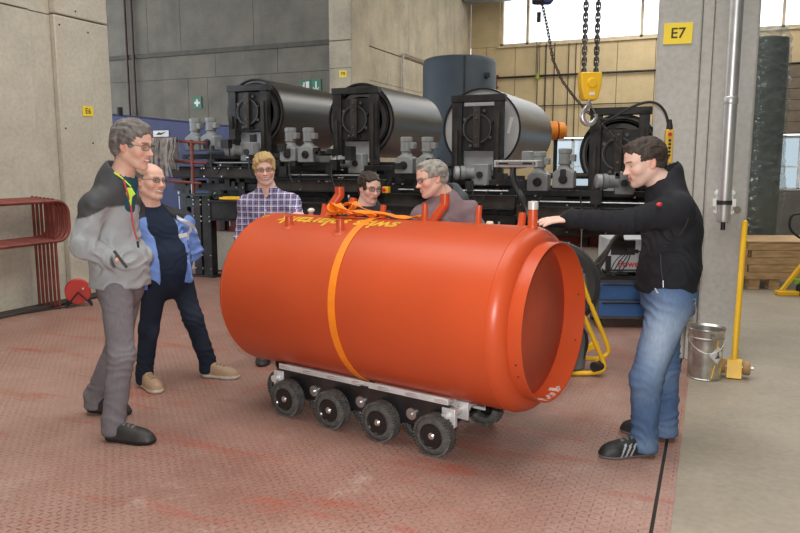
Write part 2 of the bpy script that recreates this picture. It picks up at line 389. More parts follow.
def win_wall():
    js = [-8.0, -6.9, -5.8, -4.55, -3.3, -2.05, -0.8, 0.45, 1.7, 2.95, 4.2, 6.7, 9.2, 11.7]
    w = panelled('wall_window', M_wall_c, 'x', 26.5, 0.45, -8.6, 14, [(2.50, 3.62, js), (3.62, 4.66, js), (4.66, 5.80, js)], M_joint, 0.02)
    for x0, x1 in ((-8.6, -7.50), (-0.35, 0.35)):
        struct('concrete_panel', MB().box(x0, x1, 26.5, 26.95, 5.8, 9), M_wall_c, w)
    struct('concrete_panel', MB().box(-8.6, -5.45, 26.5, 26.95, 0, 2.5), M_wall_c, w)
    struct('concrete_panel', MB().box(-5.45, 14, 26.5, 26.95, 0, 0.68), mat('grey_sill_wall', (0.30, 0.29, 0.27), 0.8), w)
    struct('concrete_panel', MB().box(-8.6, 14, 26.5, 26.95, 8.2, 9), M_wall_c, w)
win_wall()
M_frame = mat('window_frame_cream', (0.62, 0.52, 0.36), 0.5)
M_frame2 = mat('window_frame_grey', (0.62, 0.66, 0.70), 0.5)
def glass_mat():
    m = bpy.data.materials.new('window_glass'); m.use_nodes = True
    N = m.node_tree.nodes; L = m.node_tree.links; N.remove(N['Principled BSDF'])
    t = N.new('ShaderNodeBsdfTransparent'); g = N.new('ShaderNodeBsdfGlossy'); g.inputs['Roughness'].default_value = 0.05
    mx = N.new('ShaderNodeMixShader'); mx.inputs[0].default_value = 0.06; L.new(t.outputs[0], mx.inputs[1]); L.new(g.outputs[0], mx.inputs[2])
    L.new(mx.outputs[0], N['Material Output'].inputs[0]); return m
M_glass = glass_mat()
M_tint = glass_mat(); M_tint.name = 'tinted_glass'; [n for n in M_tint.node_tree.nodes if n.type == 'BSDF_TRANSPARENT'][0].inputs[0].default_value = (.46, .49, .50, 1)
def window(name, x0, x1, z0, z1, mull, fm, trans=None, bar=0.10, glass=None):
    m = MB()
    for a, b, c, d in ((x0, x1, z0, z0 + bar), (x0, x1, z1 - bar, z1), (x0, x0 + bar, z0, z1), (x1 - bar, x1, z0, z1)): m.box(a, b, 26.6, 26.8, c, d)
    for x in mull: m.box(x - bar * .45, x + bar * .45, 26.6, 26.8, z0, z1)
    if trans: m.box(x0, x1, 26.62, 26.78, trans - .03, trans + .03)
    w = struct(name, m, fm)
    e = [x0] + list(mull) + [x1]
    for a, b in zip(e[:-1], e[1:]): struct('pane', MB().box(a + .03, b - .03, 26.69, 26.70, z0 + .03, z1 - .03), glass or M_glass, w)
    struct('sill', MB().box(x0 - .05, x1 + .05, 26.42, 26.6, z0 - .06, z0), fm, w)
window('window_1', -7.50, -0.35, 5.80, 8.2, [-6.50, -2.55], M_frame)
window('window_2', 0.35, 13.9, 5.80, 8.2, [1.75, 5.0, 8.5], M_frame)
window('window_3', -5.45, 13.9, 0.68, 2.45, [-4.75, -3.85, -3.0, -1.6, -0.2, 1.2, 2.5, 4.0, 6.0, 8.0, 10.0], M_frame2, 1.45, 0.09, M_tint)
# service lines on the window wall
def line_thing(name, label, cat, pts, r, m, group=None):
    o = part(name, MB().tube(pts, r, 8), m); return tag(o, label, cat, group)
line_thing('conduit', 'dark horizontal conduit line along the seam of yellow window wall', 'pipe', [(-8.5, 26.42, 4.68), (13, 26.42, 4.68)], 0.035, M_dark)
line_thing('conduit', 'thin lower conduit line across the yellow wall, level with the hook block', 'pipe', [(-7.4, 26.44, 3.62), (13, 26.44, 3.62)], 0.018, M_dark)
for k, (x, z) in enumerate(((-6.05, 5.8), (-5.75, 5.8), (-5.45, 5.8), (-4.95, 5.75), (-4.7, 5.75))):
    line_thing('conduit', ('first', 'second', 'third', 'fourth', 'fifth')[k] + ' from left of five thin vertical conduits on the yellow wall', 'pipe', [(x, 26.42, 2.5), (x, 26.42, z)], 0.016, M_dark, 'vertical conduits on the window wall')
part_top = None
cord = thing('pull_cord', 'long hanging pull cord with a green grip before the upper window', 'cord', (-6.0, 26.2, 4.6))
part('cord', MB().tube([(-.05, 0, 0.1), (-.07, 0, 4.38)], 0.012, 6).tube([(.07, 0, 0.1), (.05, 0, 4.38)], 0.012, 6), M_black, cord)
part('grip', MB().cyl((0, 0, -.05), (0, 0, .15), 0.07, n=10), mat('green_grip', (0.25, 0.32, 0.05), 0.6), cord)
part('clip', MB().box(-.07, .07, -.03, .03, 1.9, 2.25), M_dark, cord, 0.01)
rp_ = thing('red_pipe_stub', 'small red pipe bracket on the yellow wall beside dark tank', 'pipe', (-7.55, 26.3, 4.4))
part('pipe', MB().cyl((0, 0, -.5), (0, 0, .35), 0.05, n=10), M_maroon, rp_); part('flange', MB().cyl((0, 0, .3), (0, 0, .36), 0.1, n=10).cyl((0, 0, -.1), (0, 0, -.04), 0.1, n=10), M_maroon, rp_)
for x, lr in ((-16.1, 'left'), (-15.85, 'right')):
    line_thing('riser_pipe', lr + ' one of two thin dark red riser pipes on the shadowed back wall', 'pipe', [(x, 16.9, 1.5), (x, 16.9, 9)], 0.035, mat('riser_paint', (0.07, 0.03, 0.03), 0.5), 'riser pipes on the back wall')
line_thing('wall_conduit', 'light grey angled conduit on the beige side wall', 'pipe', [(-8.52, 19.9, 1.5), (-8.52, 19.9, 4.72), (-8.52, 22.5, 4.72)], 0.03, M_zinc)
# roof structure above the frame
struct('ceiling', MB().box(-22.5, 14.5, -4.5, 16.0, 9.0, 9.2), mat('roof_grey', (0.35, 0.35, 0.34), 0.8))
struct('ceiling_rear', MB().box(-22.5, 14.5, 16.0, 30.0, 9.0, 9.2), MATS['roof_grey'])
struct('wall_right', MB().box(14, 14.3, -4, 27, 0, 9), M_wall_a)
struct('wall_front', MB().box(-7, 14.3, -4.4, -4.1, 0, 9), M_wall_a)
girder = MB().box(-8.55, 13.9, 25.4, 25.9, 7.25, 7.8)
struct('trim_3', girder, mat('girder_grey', (0.22, 0.22, 0.215), 0.7))
# column E7
cb = MB().box(-0.42, 0.22, 5.93, 6.6, 0, 9)
colm = struct('column', cb, M_joint)
struct('concrete_face', MB().box(-0.45, -0.142, 5.89, 6.6, 0, 9), M_col, colm, 0.012)
struct('concrete_face', MB().box(-0.139, -0.062, 5.897, 6.6, 0, 9), M_col, colm, 0.006)
struct('concrete_face', MB().box(-0.059, 0.24, 5.89, 6.6, 0, 9), M_col, colm, 0.018)
struct('tie_hole', MB().cyl((0.17, 5.8885, 1.17), (0.17, 5.90, 1.17), 0.028, n=16), M_joint, colm)
sign('column_sign', 'yellow E7 sign on the right concrete column', .200, .150, 'E7', .105, (-0.305, 5.889, 2.465), R_(0), M_sign, M_ink).rotation_euler = (0, R_(1.5), 0)
sign('column_sign', 'yellow E6 sign on the left concrete wall end', .150, .112, 'E6', .085, (-6.574, 6.25, 2.105), R_(90), M_sign, M_ink)
sign('column_sign', 'small yellow P8 sign high on the far concrete pier', .22, .17, 'P8', .13, (-8.82, 16.715, 3.80), 0, M_sign, M_ink)
# first aid and escape signs
M_green = mat('sign_green', (0.02, 0.17, 0.09), 0.5, 0, .03)
fa = thing('first_aid_sign', 'green first aid sign with a white cross on the dark back wall', 'sign', (-13.66, 16.99, 3.26))
part('plate', MB().box(-.15, .15, -.02, 0, -.17, .17), M_green, fa)
part('cross', MB().box(-.035, .035, -.028, -.015, -.10, .10).box(-.10, .10, -.027, -.015, -.035, .035), M_white, fa)
ex = thing('exit_sign', 'green escape sign, the left square with a running figure and door', 'sign', (-10.07, 16.99, 3.56))
part('plate', MB().box(-.145, .145, -.02, 0, -.17, .17), M_green, ex)
fig = MB().box(.0, .10, -.028, -.015, -.13, .13).cyl((-.05, -.028, .09), (-.05, -.015, .09), .028, n=10)
fig.bar((-.05, -.02, .06), (-.06, -.02, -.02), .02, .04).bar((-.06, -.02, -.02), (-.02, -.02, -.12), .018, .02).bar((-.06, -.02, -.02), (-.11, -.02, -.08), .018, .02).bar((-.055, -.02, .05), (-.11, -.02, .02), .015, .018)
part('figure', fig, M_white, ex)
ex2 = thing('exit_sign', 'green escape sign, the right square with a white downward arrow', 'sign', (-9.76, 16.99, 3.56))
part('plate', MB().box(-.145, .145, -.02, 0, -.17, .17), M_green, ex2)
ar = MB().box(-.02, .02, -.028, -.015, -.08, .12)
ar.prism([(-.085, -.01), (0, -.12), (.085, -.01), (.085, -.05), (0, -.155), (-.085, -.05)], 1, -.028, -.015)
part('arrow', ar, M_white, ex2)
# ------------------------------------------------------------------ beside the column
M_steelpipe = mat('galvanised_pipe', (0.62, 0.64, 0.66), 0.42, 0.75, 0.10, 6)
pp = thing('vertical_pipe', 'shiny galvanised pipe hanging down the face of the right column', 'pipe', (0.078, 5.77, 0), 0)
part('pipe', MB().lathe((0, 0, 1.09), (0, 0, 1), [(0, .02), (0, .042), (.02, .046), (8, .048)], 24), M_steelpipe, pp)
part('coupling', MB().lathe((0, 0, 1.93), (0, 0, 1), [(0, .048), (.004, .0505), (.05, .0505), (.054, .048)], 24), M_steelpipe, pp)
part('spout', MB().cyl((0, 0, 1.03), (0, 0, 1.10), .016), M_dark, pp)
cl = MB().lathe((0, 0, 1.215), (0, 0, 1), [(0, .047), (0, .053), (.03, .053), (.03, .047)], 20)
part('clamp_band', cl, M_black, pp)
cl = MB()
for s in (-1, 1): cl.box(s * .045, s * .062, .02, .115, 1.14, 1.32).box(s * .052, s * .078, -.02, .03, 1.20, 1.255).box(s * .045, s * .07, .0, .06, 1.15, 1.175).box(s * .045, s * .07, .0, .06, 1.285, 1.31)
part('bracket', cl, M_white, pp, 0.003)
ps = thing('roller_bar', 'yellow lever bar with two rollers leaning on the right column', 'lever bar', (0.205, 5.52, 0))
part('handle', MB().tube([(-.003, .0, .09), (.01, .17, .6), (.02, .33, 1.08)], .021, 14).sphere((.02, .33, 1.08), .021), M_yel, ps)
part('foot_plate', MB().prism([(-.0, .005), (-.06, .005), (-.02, .13), (.03, .13)], 0, -.05, .05), M_yel, ps, .004)
part('axle', MB().cyl((-.125, 0, .075), (.125, 0, .075), .012), M_zinc, ps)
for s in (-1, 1): part('roller', MB().lathe((s * .055, 0, .075), (s, 0, 0), [(0, .03), (0, .045), (.008, .05), (.042, .05), (.05, .045), (.05, .03)], 20), mat('roller_tan', (0.36, 0.22, 0.09), .6), ps)
# steel pail
M_pail = mat('pail_steel', (0.50, 0.49, 0.47), 0.34, 0.9, 0.3, 9)
pl = thing('steel_pail', 'dented steel pail with wire handle and white diamond label beside column', 'pail', (0.01, 5.44, 0), R_(10))
part('body', MB().lathe((0, 0, 0), (0, 0, 1), [(.008, .001), (.008, .108), (0, .112), (.008, .115), (.012, .111), (.285, .116), (.29, .122), (.30, .123), (.305, .117), (.345, .119), (.36, .128), (.366, .126), (.35, .114), (.02, .107), (.02, .001)], 40), M_pail, pl)
hd = [(.118 * math.cos(a), -.118 * math.sin(a) * .98 - .006, .30 - .10 * math.sin(a)) for a in np.linspace(0, math.pi, 13)]
part('handle', MB().tube(hd, .0028, 6), M_zinc, pl)
for s in (0.2, 2.2, 3.6): part('lug', MB().box(-.014, .014, -.008, .008, -.012, .012).xf(Matrix.Rotation(s, 4, 'Z') @ Matrix.Translation((0, -.126, .315))), M_pail, pl)
lb = MB(); g = []
for i in range(7):
    for j in range(7):
        u, v = (i - 3) / 3 * .047, (j - 3) / 3 * .047; a, z = (u - v) * .707, (u + v) * .707
        an = -0.95 + a / .1145 * 1.0; g.append((.1155 * math.cos(an), .1155 * math.sin(an), .185 + z))
lb.add(g, [(i * 7 + j, (i + 1) * 7 + j, (i + 1) * 7 + j + 1, i * 7 + j + 1) for i in range(6) for j in range(6)])
lbo = part('hazard_label', lb, M_white, pl, label='white diamond hazard label'); so = lbo.modifiers.new('thick', 'SOLIDIFY'); so.thickness = .001
tr_ = Matrix.Rotation(-0.95 + R_(90), 4, 'Z') @ Matrix.Translation((0, -.1172, .185))
part('symbol', MB().box(-.004, .004, 0, .001, -.012, .028).box(-.024, .020, 0, .001, -.02, -.012).prism([(-.018, .0), (.0, -.014), (.018, .006), (.0, -.004)], 1, 0, .001).xf(tr_), M_ink, lbo)
part('paint_run', MB().tube([(.05, -.108, .12), (.035, -.110, .05), (.03, -.113, .02)], .004, 6).tube([(.06, -.103, .30), (.055, -.105, .22)], .004, 6), M_yel, pl)

# ------------------------------------------------------------------ left wall: stacked guard rails, hose reel
for k in range(6):
    x = -6.52 + 0.058 * k; y1 = 5.58; t = thing('guard_rail', ['innermost', 'second', 'third', 'fourth', 'fifth', 'outermost'][k] + ' red tubular guard rail counted from the wall in the stack at left', 'guard rail', (x, 0, 0), 0, 'red guard rails stacked at the left wall')
    r = .019; zt = 1.15 - .004 * k; zb = .74 - .004 * k
    loop = [(0, 3.2, zt)] + [(0, y1 - .14 + .14 * math.sin(a), zt - .14 + .14 * math.cos(a)) for a in np.linspace(0, math.pi / 2, 6)] + [(0, y1 - .14 + .14 * math.cos(a), zb + .14 - .14 * math.sin(a)) for a in np.linspace(0, math.pi / 2, 6)] + [(0, 3.2, zb)]
    part('loop', MB().tube(loop, r, 10), M_rail, t)
    yy = 5.42
    part('post', MB().tube([(-.03, yy, zt + .03), (-.03, yy, .0)], r * .75, 8), M_rail, t)
    part('post', MB().tube([(-.03, 3.9, zt), (-.03, 3.9, .0)], r, 8), M_rail, t)
rl = thing('hose_reel', 'round red hose reel standing on the floor by the left wall end', 'hose reel', W(-3.46, 7.62), YAW + R_(25))
M_rr = mat('reel_red', (0.55, 0.035, 0.025), 0.4)
part('drum', MB().lathe((0, -.07, .16), (0, 1, 0), [(0, .03), (0, .125), (.012, .13), (.02, .12), (.03, .085), (.11, .085), (.12, .12), (.128, .13), (.14, .125), (.14, .03)], 32), M_rr, rl)
part('hose', MB().lathe((0, -.035, .16), (0, 1, 0), [(0, .08), (.01, .112), (.03, .115), (.05, .115), (.065, .11), (.075, .08)], 28), M_black, rl)
part('stand', MB().tube([(-.12, -.09, .015), (0, -.09, .16), (.13, -.09, .015), (.13, .09, .015), (0, .09, .16), (-.12, .09, .015), (-.12, -.09, .015)], .01, 8), M_dark, rl)
part('handle', MB().tube([(.05, -.08, .2), (.05, -.13, .2)], .01), M_zinc, rl)
line_thing('floor_hose', 'dark hose trailing along the floor from the red hose reel', 'hose', [tuple(W(-3.45, 7.5, .02)), tuple(W(-3.62, 7.42, .012)), tuple(W(-3.8, 7.2, .012)), tuple(W(-3.98, 7.02, .012))], .009, M_black)

# ------------------------------------------------------------------ low wall behind the platform
lw = struct('wall_low', MB().box(-9.5, -0.3, 8.35, 8.55, 0, .57), concrete('low_wall_cream', (0.50, 0.46, 0.38), (0.36, 0.34, 0.29), (0.3, 0.26, 0.2), .4))
bm_ = thing('edge_beam', 'maroon steel edge beam lying along the low concrete wall', 'beam', (-3.2, 8.42, .571))
part('web', MB().box(-6.3, 2.9, -.06, .04, 0, .175), M_maroon, bm_); part('flange', MB().box(-6.3, 2.9, -.10, .1, .175, .187).box(-6.3, 2.9, -.10, .1, 0.001, .012), M_maroon, bm_)

# ------------------------------------------------------------------ the drum line
M_drum = mat('rolled_steel', (0.058, 0.058, 0.057), 0.36, 0.8, 0.35, 2.0, 0.04, 30, stretch=(1, .15, 1))
M_disc = mat('disc_steel', (0.52, 0.52, 0.53), 0.55, 0.35, 0.12, 3)
M_disc_dark = mat('disc_steel_dark', (0.115, 0.112, 0.11), 0.5, 0.5, 0.2, 3)
M_motor = mat('motor_grey', (0.27, 0.285, 0.29), 0.5, 0, 0.10, 8)
M_light = mat('grey_sheet', (0.42, 0.43, 0.45), 0.5, 0.2, 0.1, 4)
M_bolt = mat('bright_bolt', (0.6, 0.6, 0.58), 0.3, 0.9)
def drum_unit(k):
    X = -6.03 + 1.67 * k; z = (2.235, 2.089, 1.943, 1.63)[k]; R = (.475, .485, .50, .455)[k]
    o4 = ('leftmost', 'second from left', 'third from left', 'rightmost')[k]
    d = thing('steel_drum', ['dark rolled steel drum in the leftmost frame, under the escape signs', 'dark rolled steel drum in the second frame from the left, before the pier', 'steel drum with a pale grey disc and white sticker, below the dark tank', 'dark drum in the rightmost frame, behind the man in black'][k], 'drum', (X, 8.74, z), 0, 'steel drums of the drum line')
    L = 1.85
    part('shell', MB().lathe((0, 0, 0), (0, 1, 0), [(0, R - .012), (0, R), (.012, R + .004), (.03, R), (L, R), (L, R - .012), (.02, R - .014)], 64, True), M_drum, d)
    dm = M_disc if k == 2 else M_disc_dark
    if k == 2: part('end_disc', MB().lathe((0, .03, 0), (0, 1, 0), [(0, .21), (0, R - .014), (.02, R - .014)], 64), dm, d, label='pale grey end disc')
    else: part('end_disc', MB().lathe((0, .04, 0), (0, 1, 0), [(.02, .21), (.0, .23), (.0, R * .62), (-.02, R * .64), (-.02, R * .76), (0, R * .78), (0, R * .86), (-.015, R * .88), (-.015, R * .94), (.0, R - .014)], 64), dm, d)
    part('end_disc', MB().lathe((0, L - .03, 0), (0, 1, 0), [(0, .0), (0, R - .014), (.01, R - .014), (.01, 0)], 48), M_disc_dark, d)
    for rr in ((R - .02,) if k == 2 else (R - .02, R * .82)):
        part('rim_ring', MB().lathe((0, .0, 0), (0, 1, 0), [(.0, rr), (.0, rr + .012), (.03, rr + .012), (.03, rr)], 64, True), M_black, d)
    if k == 2: part('sticker', MB().box(-.02, .02, -.002, 0, -.10, .10).xf(Matrix.Translation((.36, .03, .04)) @ Matrix.Rotation(R_(12), 4, 'Y')), M_white, d)
    f = thing('drum_frame', ['leftmost black bearing frame, holding the drum under the escape signs', 'second black bearing frame from left, below the P8 sign', 'third black bearing frame from left, before the pale disc', 'rightmost black bearing frame, beyond the man in black'][k], 'machine frame', (X + .01, 8.60, 0), 0, 'black bearing frames of the drum line')
    zt = (2.60, 2.50, 2.345, 2.145)[k]; zb = zt - 1.20; w = .262
    for s in (-1, 1):
        pb = MB().box(s * w - .065, s * w + .065, -.05, .05, zb, zt - .07) if s < 0 else MB().box(s * w - .055, s * w + .055, -.05, .05, zb, zt - .07)
        part('post', pb, M_dark, f, .006)
        part('post_rail', MB().box(s * w - .018, s * w + .018, -.075, -.05, zb + .02, zt - .22 - .2 * (s < 0)), M_brown, f, .003)
    part('top_beam', MB().box(-w - .075, w + .075, -.06, .05, zt - .085, zt), M_dark, f, .006)
    part('bearing_plate', MB().box(-.21, .21, -.015, .02, z - .27, z + .27), M_dark, f, .004)
    part('light_gap', MB().box(-.20, .20, .06, .07, z - .50, z - .28), M_light, f, label='light grey guard sheet')
    part('bearing_ring', MB().lathe((0, -.055, z), (0, 1, 0), [(0, .150), (0, .178), (.04, .178), (.04, .150)], 40, True), M_dark, f)
    part('ring_edge', MB().lathe((0, -.06, z), (0, 1, 0), [(0, .170), (0, .180), (.01, .180), (.01, .170)], 40, True), M_disc_dark, f)
    part('hub', MB().lathe((0, -.04, z), (0, 1, 0), [(0, .002), (0, .148), (.03, .15)], 32), M_black, f)
    part('grip_bar', MB().box(-.045, .045, -.085, -.055, z - .24, z + .26), M_brown, f, .01)
    for q in range(4): part('eye_bolt', MB().cyl((0, -.095, z + (-.2, -.1, .12, .21)[q]), (0, -.084, z + (-.2, -.1, .12, .21)[q]), .014, n=10), M_disc_dark, f)
    for q in range(8):
        a = q * math.pi / 4 + .3; part('flange_bolt', MB().cyl((.183 * math.cos(a), -.05, z + .235 * math.sin(a)), (.183 * math.cos(a), -.0, z + .235 * math.sin(a)), .02, n=8), M_disc_dark if q % 2 else M_dark, f)
    # horizontal gear motor below the drum
    zm = (1.68, 1.52, 1.385, 1.30)[k]
    g = thing('gear_motor', ['grey horizontal gear motor at the foot of the leftmost frame', 'grey horizontal gear motor at the foot of the second frame', 'grey horizontal gear motor below the pale drum disc', 'grey horizontal gear motor low in the rightmost frame'][k], 'motor', (X + .02, 8.42, zm), 0, 'horizontal gear motors')
    part('gear_housing', MB().box(-.02, .19, -.06, .12, -.13, .13), M_motor, g, .015)
    part('motor_body', MB().lathe((.0, -.02, .02), (-1, -.5, 0), [(0, .085), (.03, .07), (.10, .07), (.11, .085), (.16, .085), (.17, .05)], 24), M_motor, g)
    part('fan_cover', MB().lathe((-.16, -.10, .02), (-1, -.5, 0), [(0, .07), (.0, .082), (.05, .082), (.06, .06), (.06, 0)], 24), M_light, g)
    part('shaft_cap', MB().cyl((.09, -.08, 0), (.09, -.06, 0), .04, n=16), M_dark, g)
for k in range(4): drum_unit(k)
def vertical_motor(X, z, Y, label):
    g = thing('gear_motor', label, 'motor', (X, Y, z), 0, 'upright gear motors')
    part('gear_housing', MB().prism([(-.12, -.17), (.12, -.17), (.12, .02), (.07, .045), (-.07, .045), (-.12, .0)], 1, -.09, .09), M_motor, g, .012)
    part('shaft_boss', MB().lathe((0, -.105, -.07), (0, 1, 0), [(0, .0), (0, .018), (-.012, .02), (-.012, .03), (.0, .035), (.0, .05), (.015, .052)], 24), M_dark, g)
    part('bell', MB().lathe((0, 0, .045), (0, 0, 1), [(0, .085), (.03, .06), (.05, .06), (.06, .075), (.075, .075)], 24), M_motor, g)
    part('motor_body', MB().lathe((0, 0, .12), (0, 0, 1), [(0, .07), (.1, .07), (.105, .076), (.15, .076), (.158, .06), (.158, 0)], 24), M_motor, g)
    part('terminal_box', MB().box(.06, .12, -.05, .05, .13, .21), M_motor, g, .008)
    part('rating_plate', MB().box(.121, .123, -.03, .03, -.12, -.06).box(.085, .115, -.093, -.09, -.0, .015), M_light, g)
prs = [(-6.735, 1.87), (-6.46, 1.875), (-5.175, 1.71), (-4.90, 1.705), (-3.51, 1.565), (-3.23, 1.56), (-1.85, 1.375), (-1.56, 1.41)]
nm = ['leftmost upright grey gear motor, behind the red railing', 'upright grey gear motor just left of the leftmost frame', 'upright grey gear motor below the leftmost drum, left of its pair', 'upright grey gear motor below the leftmost drum, right of its pair', 'upright grey gear motor below the second drum, left of its pair', 'upright grey gear motor below the second drum, right of its pair', 'upright grey gear motor under the steel tray, behind its pole', 'upright grey gear motor right of the steel tray']
for (x, z), n in zip(prs, nm): vertical_motor(x, z, 8.3, n)
# machine bed: stepped beams, supports, fittings
bed = thing('machine_bed', 'long black machine bed of beams and supports carrying the steel drums', 'machine', (-3.5, 8.9, 0))
def seg(xa, za, xb, zb, y, w, h, name, m): part(name, MB().bar((xa + 3.5, y - 8.9, za), (xb + 3.5, y - 8.9, zb), w, h, up=(0, 0, 1)), m, bed, .006)
for k in range(4):
    X = -6.03 + 1.67 * k; zf = (1.40, 1.24, 1.07, .955)[k]
    xl = X - 1.05; xr = X + .60
    seg(xl, zf, xr, zf, 8.20, .10, .14, 'front_beam', M_brown); seg(xl, zf + .075, xr, zf + .075, 8.2, .2, .014, 'flange', M_dark); seg(xl, zf - .075, xr, zf - .075, 8.2, .2, .014, 'flange', M_dark)
    seg(xl, zf - .20, xr, zf - .20, 8.25, .08, .10, 'lower_beam', M_dark)
    seg(xl, zf + .22, xr, zf + .22, 8.45, .06, .07, 'rail', M_dark)
    seg(xl, zf - .08, xr, zf - .08, 9.5, .06, .5, 'rear_beam', M_dark)
    for a in (-.95, -.30, .31, .52):
        seg(X + a, .58, X + a + .001, zf - .08, 8.35, .09, .09, 'leg', M_dark)
    part('dark_fill_panel', MB().box(X - .95 + 3.5, X + .72 + 3.5, .18, .20, .15, zf + .25), M_black, bed)  # this and the next: black sheets added to keep the bed's gaps dark
    part('side_plate', MB().box(X - .9 + 3.5, X + .55 + 3.5, -.10, -.08, zf - .75, zf + .30), M_black, bed)
    part('roller', MB().cyl((X - .55 + 3.5, -.35, zf + .20), (X + .45 + 3.5, -.35, zf + .20), .05), M_dark, bed)
    part('roller', MB().cyl((X - .95 + 3.5, -.25, zf + .42), (X - .30 + 3.5, -.25, zf + .42), .035), M_brown, bed)
    part('tie_rod', MB().cyl((X - .9 + 3.5, -.66, zf + .13), (X + .5 + 3.5, -.66, zf + .13), .012, n=8), M_zinc, bed)
fit = MB(); fitb = MB(); fitw = MB()
for k in range(4):
    X = -6.03 + 1.67 * k + 3.5; zf = (1.40, 1.24, 1.07, .955)[k]
    for q in range(26):
        x = X + rnd.uniform(-1.0, .58); z = zf + rnd.uniform(-.55, .5); s = rnd.uniform(.015, .055)
        fit.box(x - s, x + s * rnd.uniform(.5, 1.6), -.72, -.72 + rnd.uniform(.05, .2), z - s, z + s * rnd.uniform(.6, 2.5))
    for q in range(16):
        x = X + rnd.uniform(-1.0, .58); z = zf + rnd.choice([-.055, .055, -.2, .2, .1]); fitb.cyl((x, -.78, z), (x, -.74, z), .009, n=8)
    for q in range(7):
        x = X + rnd.uniform(-1.0, .58); z0 = zf - rnd.uniform(.1, .4); l = rnd.uniform(.12, .4)
        fitw.cyl((x, -.80, z0), (x, -.80, z0 - l), .006, n=6); fitw.cyl((x, -.80, z0), (x, -.80, z0 + .03), .016, n=8)
part('fittings', fit, M_dark, bed, kind='stuff'); part('bolts', fitb, M_bolt, bed, kind='stuff'); part('threaded_rods', fitw, M_zinc, bed, kind='stuff')
# cables drooping in the bed
for k in range(9):
    x = -6.3 + .62 * k; z = 1.62 - .085 * (x + 6); part('cable', MB().tube([(x + 3.5, -.83, z), (x + 3.52, -.86, z - .2), (x + 3.60, -.86, z - .30), (x + 3.70, -.84, z - .12)], .010, 6, smooth=2), M_black, bed)
part('emergency_stop', MB().box(-.215, -.135, -.87, -.80, 1.16, 1.24), mat('stop_yellow', (0.85, 0.42, 0.02), .5), bed, .006, label='yellow switch box with a red button')
part('stop_button', MB().cyl((-.19, -.89, 1.20), (-.19, -.87, 1.20), .022, n=16), mat('stop_red', (0.6, 0.02, 0.02), .4), bed)
# front platform with its leg and yellow hose
pf = thing('platform_frame', 'black riveted steel platform frame with a bolted leg, behind the men at left', 'frame', (-6.22, 7.85, 0))
for a, b in ((-.19, -.07), (-.04, .10)):
    part('leg', MB().box(a, b, -.06, .06, 0, 1.09), M_dark, pf, .006)
part('base_plate', MB().box(-.22, .14, -.1, .1, 0, .03).box(.14, .36, -.02, .02, .08, .10), M_dark, pf)
part('foot', MB().box(.32, .37, -.03, .03, 0, .12).box(.52, .56, -.03, .03, 0, .12).box(.33, .54, -.012, .012, .07, .085), M_dark, pf)
part('beam', MB().box(.10, 3.6, -.05, .06, .79, 1.02), M_dark, pf, .006)
part('flange', MB().box(.10, 3.6, -.10, .12, 1.02, 1.04).box(.10, 3.6, -.10, .12, .775, .79), M_dark, pf)
part('top_plate', MB().box(-.4, .12, -.1, .35, 1.09, 1.11).box(-.42, -.2, .1, .3, .93, 1.05), mat('green_edge', (0.03, 0.06, 0.05), .6), pf)
bo = MB()
for a in (-.17, -.05, .085):
    for z in (1.04, .98, .82, .76, .30, .12): bo.cyl((a, -.075, z), (a, -.055, z), .009, n=8)
part('bolts', bo, M_bolt, pf, kind='stuff')
yh = thing('yellow_hose', 'yellow hose coiled on top of the black platform beam', 'hose', (-5.95, 7.80, 1.045))
part('hose', MB().tube([(0, -.02, .02), (.12, -.05, .02), (.3, -.05, .02), (.42, -.02, .02), (.44, .03, .03), (.36, .05, .03), (.2, .04, .03), (.02, .02, .03)], .018, 10, smooth=2), M_yel, yh)
cb_ = thing('coiled_cable', 'small coil of dull brown cable beside the yellow hose', 'cable', (-6.0, 7.84, 1.05))
part('coil', MB().tube([(-.05 + .07 * math.cos(a), .0, .065 + .06 * math.sin(a)) for a in np.linspace(0, 6.2, 14)], .014, 8), M_brown, cb_)
# railing with slings, blue machine
ra = thing('red_railing', 'thin red railing in front of the blue machine', 'railing', (-7.2, 8.05, 0))
for z0, z1, xr in ((1.92, 1.79, .85), (1.58, 1.525, .85), (1.29, 1.25, .74)):
    part('rail', MB().tube([(-2.3, 0, z0 + .14), (xr, 0, z1)], .020, 8), M_rail, ra)
for x in (-1.7, .60): part('post', MB().cyl((x, 0, 0), (x, 0, 1.80 + (.13 if x < 0 else 0)), .024, n=10), M_rail, ra)
sl = thing('sling_bundle', 'bundle of dirty grey lifting slings hanging on the thin red railing', 'slings', (-7.02, 8.0, 1.84))
for k in range(11):
    x = -.22 + .042 * k; l = .32 + .30 * rnd.random(); w = rnd.uniform(.03, .05); x2 = x + rnd.uniform(-.05, .05)
    P = [(x, .06, -l * .8), (x, .05, -.1), (x, .03, .03), (x, -.02, .03), (x2, -.05, -.1), (x2 + rnd.uniform(-.03, .03), -.055 - .004 * k, -l * .6), (x2, -.05, -l)]
    part('sling', MB().ribbon(P, [(1, rnd.uniform(-.7, .7), 0)] * 7, w, .008), mat('sling_grey', (0.26, 0.23, 0.21), .9, 0, .3, 14), sl)
bl = thing('blue_machine', 'large blue machine housing at the left behind the red railing', 'machine', (-8.6, 9.45, 0))
hs = MB(); hs.prism([(-4.5, .3), (1.62, .3), (1.62, 2.10), (-4.5, 2.72)], 1, 0, 1.6)
part('housing', hs, M_blue, bl, .02)
part('label_plate', MB().box(.08, .40, -.012, 0, 1.96, 2.06), M_white, bl)
part('label_mark', MB().prism([(.14, 1.99), (.25, 1.99), (.36, 2.04), (.25, 2.02), (.2, 2.035)], 1, -.016, -.01), M_ink, bl)
part('skirt', MB().box(-4.4, 1.55, .05, 1.4, 0, .3), M_black, bl)
part('warning_lamp', MB().cyl((-.72, .1, 2.33), (-.72, .1, 2.47), .05, n=12), M_dark, bl)
